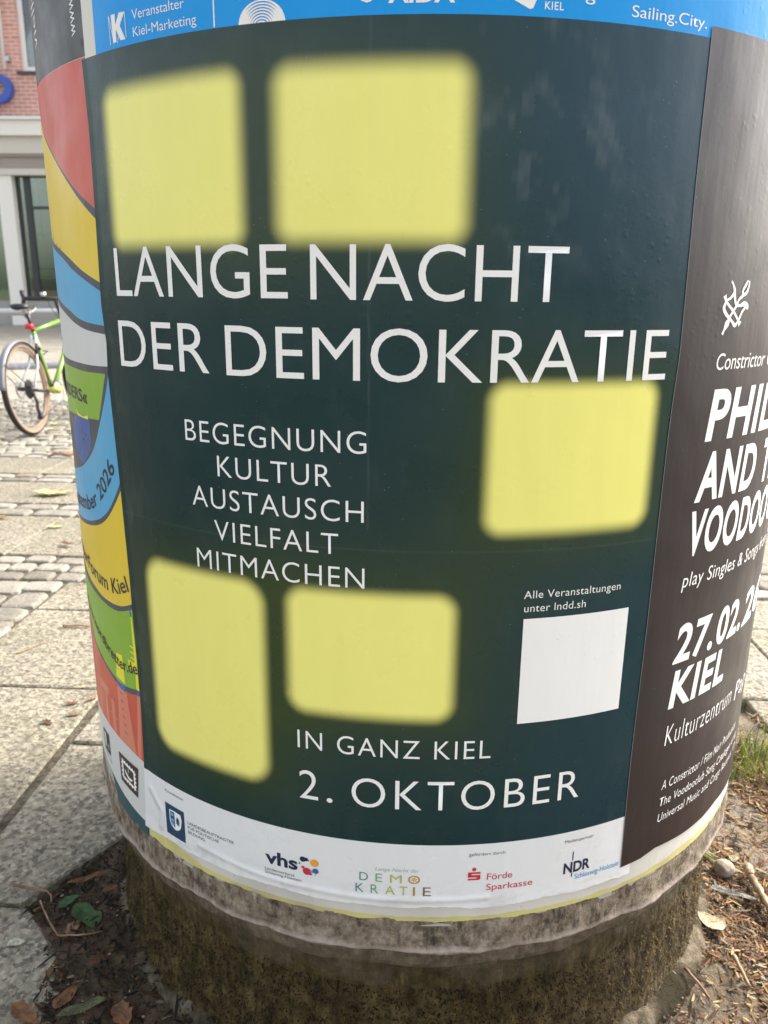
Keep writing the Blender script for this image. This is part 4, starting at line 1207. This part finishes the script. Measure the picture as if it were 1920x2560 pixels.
# grass tuft
bm = bmesh.new()
cl = bm.loops.layers.color.new('Col')
for _ in range(330):
    cl_ = random.choice(((.79, .30, .045, .09), (.83, .22, .03, .05), (.86, .33, .03, .04), (.80, .24, .05, .07)))
    x, y = random.gauss(cl_[0], cl_[2]), random.gauss(cl_[1], cl_[3] * .6)
    z0 = soil_h(x, y) - .004
    h = random.uniform(.025, .085) * (1 if random.random() < .8 else 1.25)
    a = random.uniform(0, 2 * PI); bend_ = random.uniform(.2, .9)
    wd = random.uniform(.0010, .0019)
    d = Vector((math.cos(a), math.sin(a), 0)); s = Vector((-d.y, d.x, 0))
    prev = None
    g_ = random.uniform(.7, 1.2)
    c = random.choice(((.34, .46, .10), (.42, .52, .14), (.50, .54, .20), (.28, .40, .08), (.60, .54, .30)))
    for i in range(6):
        t = i / 5
        q = Vector((x, y, z0)) + d * (h * bend_ * t * t) + Vector((0, 0, h * (t - .35 * bend_ * t * t)))
        ww = wd * (1 - t * .92)
        cur = (bm.verts.new(q - s * ww), bm.verts.new(q + s * ww + Vector((0, 0, .0004))))
        if prev:
            f = bm.faces.new((prev[0], prev[1], cur[1], cur[0]))
            for lp in f.loops: lp[cl] = (c[0] * g_, c[1] * g_, c[2] * g_, 1)
        prev = cur
GRASS = mat('grass_blades', (.2, .3, .06), .55, .4)
n = N(GRASS); n.col(n.attr('Col'))
tl = n.t.nodes.new('ShaderNodeBsdfTranslucent'); mx = n.t.nodes.new('ShaderNodeMixShader'); mx.inputs[0].default_value = .45
n.t.links.new(n.attr('Col'), tl.inputs[0]); n.t.links.new(n.p.outputs[0], mx.inputs[1]); n.t.links.new(tl.outputs[0], mx.inputs[2])
n.t.links.new(mx.outputs[0], n.t.nodes['Material Output'].inputs[0])
tag(obj('grass', bm, GRASS), 'sparse green grass growing between column foot and slabs at right', 'grass', kind='stuff')

# =================================================================== BICYCLE
LIME = mat('lime_paint', (.16, .28, .045), .3, .5)
BLACKM = mat('black_metal', (.022, .022, .025), .4, .5)
RUB = mat('tyre_rubber', (.025, .024, .024), .8, .3)
TANW = mat('tan_sidewall', (.25, .165, .11), .75, .3)
RIMM = mat('rim_brown', (.20, .15, .11), .5, .5)
SILV = mat('silver_metal', (.62, .63, .64), .3, .5, .9)
GREYP = mat('grey_paint', (.42, .44, .47), .35, .5)
REDL = mat('red_lens', (.62, .015, .03), .25, .5)
YELP = mat('pedal_lime', (.62, .62, .10), .45, .5)
GALV = mat('galvanised_steel', (.48, .5, .52), .42, .5, .75)
bk = empty('bicycle', (-2.94, 4.40, .006))
hd = math.radians(90 + 1)
bk.rotation_euler = (0, 0, hd)
tag(bk, 'lime green gravel bicycle with tan-walled tyres leaning at the metal railing', 'bicycle')
LEAN = math.tan(math.radians(5.0))
WR = .345
def BP(x, y, z): return (x, y + z * LEAN, z)      # bike frame: x forward, y left, z up; leans to its left
def circ(cx, cz, r, y=0, n=56): return [BP(cx + r * math.cos(2 * PI * k / n), y, cz + r * math.sin(2 * PI * k / n)) for k in range(n)]
def wheel(cx):
    b_ = bmesh.new(); tube(b_, circ(cx, WR, WR - .022), .022, 10, True)
    tyre = obj('wheel', b_, TANW, bk, smooth=True)
    # black tread band round the tan carcass
    b_ = bmesh.new()
    rows_ = []
    for yy, rr in ((-.0228, WR - .018), (-.0165, WR - .004), (0, WR + .0028), (.0165, WR - .004), (.0228, WR - .018)):
        rows_.append([b_.verts.new(q) for q in circ(cx, WR, rr, yy)])
    for A, B in zip(rows_, rows_[1:]):
        for k in range(56): b_.faces.new((A[k], A[(k + 1) % 56], B[(k + 1) % 56], B[k]))
    obj('tread', b_, RUB, tyre, smooth=True)
    b_ = bmesh.new(); tube(b_, circ(cx, WR, WR - .048), .010, 8, True)
    obj('rim', b_, RIMM, tyre, smooth=True)
    b_ = bmesh.new()
    for k in range(24):
        a = 2 * PI * k / 24
        s_ = .03 if k % 2 else -.03
        tube(b_, [BP(cx + .02 * math.cos(a + .6), s_, WR + .02 * math.sin(a + .6)), BP(cx + (WR - .05) * math.cos(a), 0, WR + (WR - .05) * math.sin(a))], .0012, 4)
    obj('spokes', b_, SILV, tyre)
    b_ = bmesh.new(); tube(b_, [BP(cx, -.055, WR), BP(cx, .055, WR)], .016, 10)
    obj('hub', b_, BLACKM, tyre, smooth=True)
    return tyre
rear = wheel(0)
wheel(1.03)
def part(name, tubes, m_, seg=10):
    b_ = bmesh.new()
    for pts, r_ in tubes: tube(b_, [BP(*q) for q in pts], r_, seg)
    return obj(name, b_, m_, bk, smooth=True)
BB = (.43, 0, .275); ST = (.29, 0, .76); SP = (.245, 0, .90); HT = (.86, 0, .83); HB = (.905, 0, .66)
part('frame', [((BB, ST), .0165), ((ST, HT), .0165), ((BB, HB), .021), ((HT, HB), .021)], LIME)
part('stay', [(((.0, .062, WR), (.18, .035, .50), (.278, .016, .73)), .0085), (((.0, -.062, WR), (.18, -.035, .50), (.278, -.016, .73)), .0085)], GREYP, 8)
part('stay', [(((.0, .064, WR), (.43, .03, .275)), .010), (((.0, -.064, WR), (.43, -.03, .275)), .010)], BLACKM, 8)
part('fork', [(((.905, .03, .64), (.97, .05, .48), (1.03, .05, WR)), .012), (((.905, -.03, .64), (.97, -.05, .48), (1.03, -.05, WR)), .012)], LIME, 8)
part('seat_post', [((ST, SP), .0142)], BLACKM)
# saddle
b_ = bmesh.new()
prof_ = [(-.145, .050, 0), (-.11, .072, .006), (-.05, .062, .004), (.02, .035, .004), (.08, .020, .002), (.135, .012, -.004)]
rws = []
for x_, w__, dz in prof_:
    row = []
    for k in range(10):
        a = 2 * PI * k / 10
        row.append(b_.verts.new(BP(.245 + x_, w__ * math.cos(a), .945 + dz + (.018 if math.sin(a) > 0 else .026) * math.sin(a))))
    rws.append(row)
for A, B in zip(rws, rws[1:]):
    for k in range(10): b_.faces.new((A[k], A[(k + 1) % 10], B[(k + 1) % 10], B[k]))
b_.faces.new(rws[0][::-1]); b_.faces.new(rws[-1])
sad = obj('saddle', b_, BLACKM, bk, smooth=True)
b_ = bmesh.new()
for s in (-.022, .022): tube(b_, [BP(.13, s, .925), BP(.20, s, .905), BP(.29, s, .905), BP(.36, s, .93)], .004, 6)
tube(b_, [BP(.235, -.03, .903), BP(.235, .03, .903)], .013, 8)
obj('saddle_rails', b_, SILV, sad)
# handlebar, drops, hoods: bars turned to the left
hbx, hbz = .79, 1.0
sa = math.radians(38)
def HB_(dx, y, z): return (hbx + dx * math.cos(sa) - y * math.sin(sa), dx * math.sin(sa) + y * math.cos(sa), z)
part('handlebar', [((HB_(0, -.22, hbz), HB_(0, .22, hbz)), .0165)] + [((HB_(0, s * .22, hbz), HB_(.06, s * .225, hbz - .003), HB_(.10, s * .232, hbz - .04), HB_(.09, s * .238, hbz - .10), HB_(.04, s * .242, hbz - .14), HB_(-.06, s * .245, hbz - .15)), .0165) for s in (-1, 1)] + [((HT, HB_(0, 0, hbz)), .018)], BLACKM)
for s in (-1, 1):
    part('brake_hood', [((HB_(.06, s * .225, hbz + .012), HB_(.105, s * .225, hbz + .022), HB_(.115, s * .224, hbz + .06)), .019), ((HB_(.115, s * .226, hbz + .03), HB_(.14, s * .232, hbz - .04), HB_(.12, s * .238, hbz - .11)), .007)], PALEW if s < 0 else BLACKM)
part('bell', [((HB_(-.01, .09, hbz + .015), HB_(-.01, .09, hbz + .05)), .022)], SILV)
part('tail_light', [(((.245, -.026, .795), (.245, .026, .795)), .022)], REDL, 12)
# mudguard
b_ = bmesh.new()
rws = []
for k in range(30):
    a = math.radians(25 + 150 * k / 29)
    rr = WR + .017
    rws.append([b_.verts.new(BP(rr_ * math.cos(a), yy, WR + rr_ * math.sin(a))) for yy, rr_ in ((-.026, rr - .010), (-.015, rr), (0, rr + .004), (.015, rr), (.026, rr - .010))])
for A, B in zip(rws, rws[1:]):
    for k in range(4): b_.faces.new((A[k], A[k + 1], B[k + 1], B[k]))
mg = obj('mudguard', b_, mat('mudguard_paint', (.16, .17, .18), .35), bk, smooth=True)
md = mg.modifiers.new('thickness', 'SOLIDIFY'); md.thickness = .002
part('mudguard_stay', [(((0, s * .05, WR), (-.30, s * .03, WR + .21)), .0035) for s in (-1, 1)], BLACKM, 6)
# drivetrain, right hand side (y negative)
def cogs(cx, cz, radii, y0, dy, m_, name):
    b_ = bmesh.new()
    for i, r_ in enumerate(radii):
        n_ = max(20, int(r_ * 420)) // 2 * 2
        ring = []
        for yy in (y0 - i * dy, y0 - i * dy - .0018):
            ring.append([b_.verts.new(BP(cx + (r_ - (.004 if k % 2 else 0)) * math.cos(2 * PI * k / n_), yy, cz + (r_ - (.004 if k % 2 else 0)) * math.sin(2 * PI * k / n_))) for k in range(n_)])
        b_.faces.new(ring[0]); b_.faces.new(ring[1][::-1])
        for k in range(n_): b_.faces.new((ring[0][k], ring[1][k], ring[1][(k + 1) % n_], ring[0][(k + 1) % n_]))
    return obj(name, b_, m_, bk)
cogs(0, WR, (.075, .068, .06, .053, .046, .04, .034, .028), -.022, .0042, BLACKM, 'cassette')
cogs(.43, .275, (.085,), -.045, .003, SILV, 'chainring')
part('crank', [(((.43, -.058, .275), (.27, -.062, .31)), .011)], BLACKM, 8)
part('pedal', [(((.225, -.075, .318), (.225, -.155, .318)), .017), (((.275, -.075, .318), (.275, -.155, .318)), .015)], YELP, 8)
part('derailleur', [(((.0, -.05, WR - .03), (.025, -.055, .25), (.01, -.055, .20), (.035, -.055, .13)), .013), (((.02, -.055, .13), (.05, -.055, .135)), .022)], BLACKM, 8)
b_ = bmesh.new()
tube(b_, [BP(.43 + .083 * math.cos(a), -.046, .275 + .083 * math.sin(a)) for a in [math.radians(90 - q * 9) for q in range(21)]] + [BP(.06, -.05, .115)], .004, 5)
tube(b_, [BP(.43, -.046, .358), BP(0, -.045, WR + .05)], .004, 5)
obj('chain', b_, BLACKM, bk)
b_ = bmesh.new()
ring = [b_.verts.new(BP(.08 * math.cos(2 * PI * k / 30), .042, WR + .08 * math.sin(2 * PI * k / 30))) for k in range(30)]
ring2 = [b_.verts.new(BP(.055 * math.cos(2 * PI * k / 30), .042, WR + .055 * math.sin(2 * PI * k / 30))) for k in range(30)]
for k in range(30): b_.faces.new((ring[k], ring[(k + 1) % 30], ring2[(k + 1) % 30], ring2[k]))
obj('brake_disc', b_, SILV, bk)

part('cable', [((HB_(.02, .05, hbz), HB_(.10, .03, hbz - .06), (.87, .02, .82)), .003), ((HB_(.02, -.05, hbz), HB_(.11, -.03, hbz - .07), (.87, -.02, .80)), .003)], BLACKM, 5)
part('bottle_cage', [(((.33, -.03, .58), (.40, -.035, .60), (.40, .035, .60), (.33, .03, .58)), .004)], BLACKM, 5)
part('lock', [(((.30, -.02, .62), (.24, -.03, .66), (.22, -.03, .60), (.28, -.02, .54)), .013)], BLACKM, 8)

# railing behind the bicycle
rl = empty('railing', (-2.9, 5.8, 0))
tag(rl, 'galvanised two-bar metal railing behind the lime bicycle', 'railing')
A_, B_ = -2.6, 2.2
for z_ in (.885, .42):
    b_ = bmesh.new(); tube(b_, [(A_, .55 * A_, z_), (B_, .55 * B_, z_)], .032, 12)
    obj('rail', b_, GALV, rl, smooth=True)
for x_ in (A_, 0.62, B_):
    b_ = bmesh.new(); tube(b_, [(x_, .55 * x_, 0), (x_, .55 * x_, .905)], .026, 12)
    obj('post', b_, GALV, rl, smooth=True)

# =================================================================== BUILDING
YF = 23.0
bd = empty('brick_building', (-10, YF, 0))
tag(bd, 'red brick building with shop windows across the square', 'building')
BRICK = mat('red_brick', (.4, .15, .1), .85, .3)
n = N(BRICK)
mp = n.t.nodes.new('ShaderNodeCombineXYZ'); sx = n.t.nodes.new('ShaderNodeSeparateXYZ')
n.t.links.new(n.co(), sx.inputs[0]); n.t.links.new(sx.outputs[0], mp.inputs[0]); n.t.links.new(sx.outputs[2], mp.inputs[1])
br = n.t.nodes.new('ShaderNodeTexBrick')
br.inputs['Scale'].default_value = 1.0
br.inputs['Brick Width'].default_value = .30; br.inputs['Row Height'].default_value = .105; br.inputs['Mortar Size'].default_value = .011; br.inputs['Bias'].default_value = -.1
br.inputs['Color1'].default_value = (.66, .33, .26, 1); br.inputs['Color2'].default_value = (.50, .25, .20, 1); br.inputs['Mortar'].default_value = (.74, .60, .52, 1)
n.t.links.new(mp.outputs[0], br.inputs['Vector'])
n.col(n.mix(.6, br.outputs[0], n.ramp(n.noise(1.3, 5), ((.3, .75), (.7, 1.15))), 'MULTIPLY'))
n.bump(br.outputs['Fac'], -.5, .02)
PANEL = mat('pale_panel', (.82, .79, .71), .6, .4)
PANEL2 = mat('beige_panel', (.62, .58, .50), .6, .4)
TAUPE = mat('taupe_panel', (.33, .29, .24), .6, .4)
FRW = mat('white_frame', (.78, .78, .75), .4, .5)
DKFR = mat('dark_frame', (.03, .035, .035), .4, .5)
GREYW = mat('grey_wall', (.36, .35, .31), .8, .3)
DARKIN = mat('interior_paint', (.55, .62, .48), .9, .2)
SILL = mat('slate_sill', (.07, .07, .075), .6, .4)
def glass(name, tint=(.35, .45, .38)):
    mt = bpy.data.materials.new(name); mt.use_nodes = True
    t_ = mt.node_tree; t_.nodes.remove(t_.nodes['Principled BSDF'])
    tr = t_.nodes.new('ShaderNodeBsdfTransparent'); tr.inputs[0].default_value = (*tint, 1)
    gl_ = t_.nodes.new('ShaderNodeBsdfGlossy'); gl_.inputs['Roughness'].default_value = .02
    fr = t_.nodes.new('ShaderNodeFresnel'); fr.inputs[0].default_value = 2.1
    mx = t_.nodes.new('ShaderNodeMixShader')
    t_.links.new(fr.outputs[0], mx.inputs[0]); t_.links.new(tr.outputs[0], mx.inputs[1]); t_.links.new(gl_.outputs[0], mx.inputs[2])
    t_.links.new(mx.outputs[0], t_.nodes['Material Output'].inputs[0])
    return mt
GLASS = glass('shop_glass', (.75, .85, .74))
GLASSU = glass('window_glass', (.6, .66, .62))
X0, X1 = -24 + 10, 8 + 10       # local x range of the facade
def bpart(name, boxes, m_, parent=bd):
    b_ = bmesh.new()
    for a, b in boxes: box(b_, a, b)
    return obj(name, b_, m_, parent)
lx = lambda x: x + 10           # world x -> building x
# brick storeys, cut round the windows
wins = [(lx(-11.57) + k * 3.1, lx(-11.57) + k * 3.1 + 1.5) for k in range(-1, 3)]
bx = []
xs_ = X0
for a, b in wins:
    bx.append(((xs_, 0, 5.80), (a, .35, 12.0))); 
    bx.append(((a, 0, 5.80), (b, .35, 7.06))); bx.append(((a, 0, 9.3), (b, .35, 12.0)))
    xs_ = b
bx.append(((xs_, 0, 5.80), (X1, .35, 12.0)))
bpart('wall', bx, BRICK)
bpart('roof', [((X0 - .2, -.25, 12.0), (X1 + .2, 8, 12.3))], TAUPE)
bpart('rear_wall', [((X0, 7.5, 0), (X1, 7.8, 12.0))], GREYW)
bpart('side_wall', [((X0 - .3, 0, 0), (X0, 7.8, 12.0))], BRICK)
bpart('side_wall', [((X1, 0, 0), (X1 + .3, 7.8, 12.0))], BRICK)
for a, b in wins:
    fr_ = bpart('window', [((a, .10, 7.06), (a + .14, .2, 9.3)), ((b - .14, .10, 7.06), (b, .2, 9.3)), ((a + .14, .10, 7.06), (b - .14, .2, 7.2)), ((a + .14, .10, 9.16), (b - .14, .2, 9.3)), (((a + b) / 2 - .05, .11, 7.2), ((a + b) / 2 + .05, .19, 9.16))], FRW)
    bpart('pane', [((a + .14, .15, 7.2), (b - .14, .155, 9.16))], GLASSU, fr_)
    bpart('sill', [((a - .12, -.07, 6.98), (b + .12, .1, 7.058))], SILL, fr_)
    bpart('curtain', [((a + .05, .32, 7.06), (b - .05, .34, 9.3))], mat('curtain', (.5, .52, .5), .9), fr_)
bpart('fascia', [((X0, -.45, 5.32), (X1, .3, 5.72))], PANEL)
bpart('cornice', [((X0, -.55, 5.722), (X1, .35, 5.797))], FRW)
bpart('fascia', [((X0, -.30, 4.86), (X1, .3, 5.318))], PANEL2)
bpart('fascia', [((X0, -.26, 4.78), (X1, .3, 4.858))], TAUPE)
bpart('fascia', [((X0, -.20, 4.46), (X1, .3, 4.778))], TAUPE)
bpart('fascia', [((X0, -.24, 4.29), (X1, .3, 4.458))], PANEL2)
bpart('plinth', [((X0, -.05, 0), (X1, .3, .72))], GREYW)
bpart('floor_slab', [((X0, .3, .2), (X1, 7.5, .5)), ((X0, .36, 4.5), (X1, 7.5, 4.7))], GREYW)
bpart('interior_wall', [((X0, 3.2, .5), (X1, 3.3, 4.5))], DARKIN)
for k in range(-1, 4):
    px = lx(-12.58) + k * 3.6
    bpart('pillar', [((px, -.18, 0), (px + .44, .25, 4.288))], PANEL)
    sw = bpart('shop_window', [((px + .44, .05, .72), (px + .52, .15, 4.288)), ((px + .68, .04, .72), (px + .86, .16, 4.288)), ((px + .86, .05, 3.38), (px + 3.6, .15, 3.46)), ((px + 2.4, .05, .72), (px + 2.5, .15, 3.38))], DKFR)
    bpart('pane', [((px + .521, .09, .72), (px + .679, .10, 4.288)), ((px + .861, .09, .72), (px + 3.599, .10, 3.379)), ((px + .861, .09, 3.461), (px + 3.599, .10, 4.288))], GLASS, sw)
bpart('drainpipe', [], FRW) if False else None
b_ = bmesh.new(); tube(b_, [(lx(-12.0), -.12, 7.1), (lx(-12.0), -.12, 11.9)], .05, 10)
dp = obj('drainpipe', b_, FRW, bd, smooth=True)
b_ = bmesh.new(); box(b_, (lx(-11.96), -.15, 7.30), (lx(-11.84), -.001, 7.42)); obj('bracket', b_, GALV, dp)
# lamp and shelf inside
b_ = bmesh.new(); bmesh.ops.create_uvsphere(b_, u_segments=16, v_segments=10, radius=.11)
o = obj('pendant_lamp', b_, mat('lamp_globe', (.85, .85, .8), .4), None, smooth=True, loc=(-12.05, YF + 1.3, 2.75))
tag(o, 'white globe lamp hanging behind the shop window', 'lamp')
b_ = bmesh.new(); tube(b_, [(0, 0, .1), (0, 0, 1.75)], .008, 6); obj('cord', b_, DKFR, o)
sh = empty('shelf', (-12.0, YF + 2.2, .5)); tag(sh, 'low shelf with pale goods seen through the shop window', 'shelf')
bpart('board', [((-1.2, 0, 0), (1.6, .5, .9)), ((-1.2, 0, 1.2), (1.6, .5, 1.24))], TAUPE, sh)
bpart('goods', [((-.3 + i * .34, .08, .902), (-.1 + i * .34, .4, 1.05 + .12 * (i % 2))) for i in range(5)], PANEL2, sh)

# blue channel letter on the wall
BLUEL = mat('blue_letter', (.035, .085, .40), .35, .5)
cu = bpy.data.curves.new('letter', 'CURVE'); cu.dimensions = '2D'; cu.fill_mode = 'BOTH'
H_ = 1.12
def bowl(rx, rz, cx, cz, n_=20): return [(cx + rx * math.cos(a), cz + rz * math.sin(a)) for a in (PI / 2 - PI * k / n_ for k in range(n_ + 1))]
outer = [(-.68, 0), (-.48, 0), (-.48, .34)] + bowl(.43, .385, -.25 + .10, .725)[::-1] + [(-.68, 1.11)]
inner = [(-.48, .51)] + bowl(.24, .215, -.25 + .10, .725)[::-1] + [(-.48, .94)]
for lp in (outer, inner):
    s_ = cu.splines.new('POLY'); s_.points.add(len(lp) - 1)
    for q, (x, y) in zip(s_.points, lp): q.co = (x, y, 0, 1)
    s_.use_cyclic_u = True
cu.extrude = .09; cu.bevel_depth = .008
tmp = bpy.data.objects.new('letter', cu); me = bpy.data.meshes.new_from_object(tmp)
bpy.data.objects.remove(tmp)
o = obj('letter_sign', me, BLUEL)
o.rotation_euler = (PI / 2, 0, 0); o.location = (-12.10, YF - .16, 5.86)
tag(o, 'blue raised letter P mounted on the brick wall above the shop', 'sign')
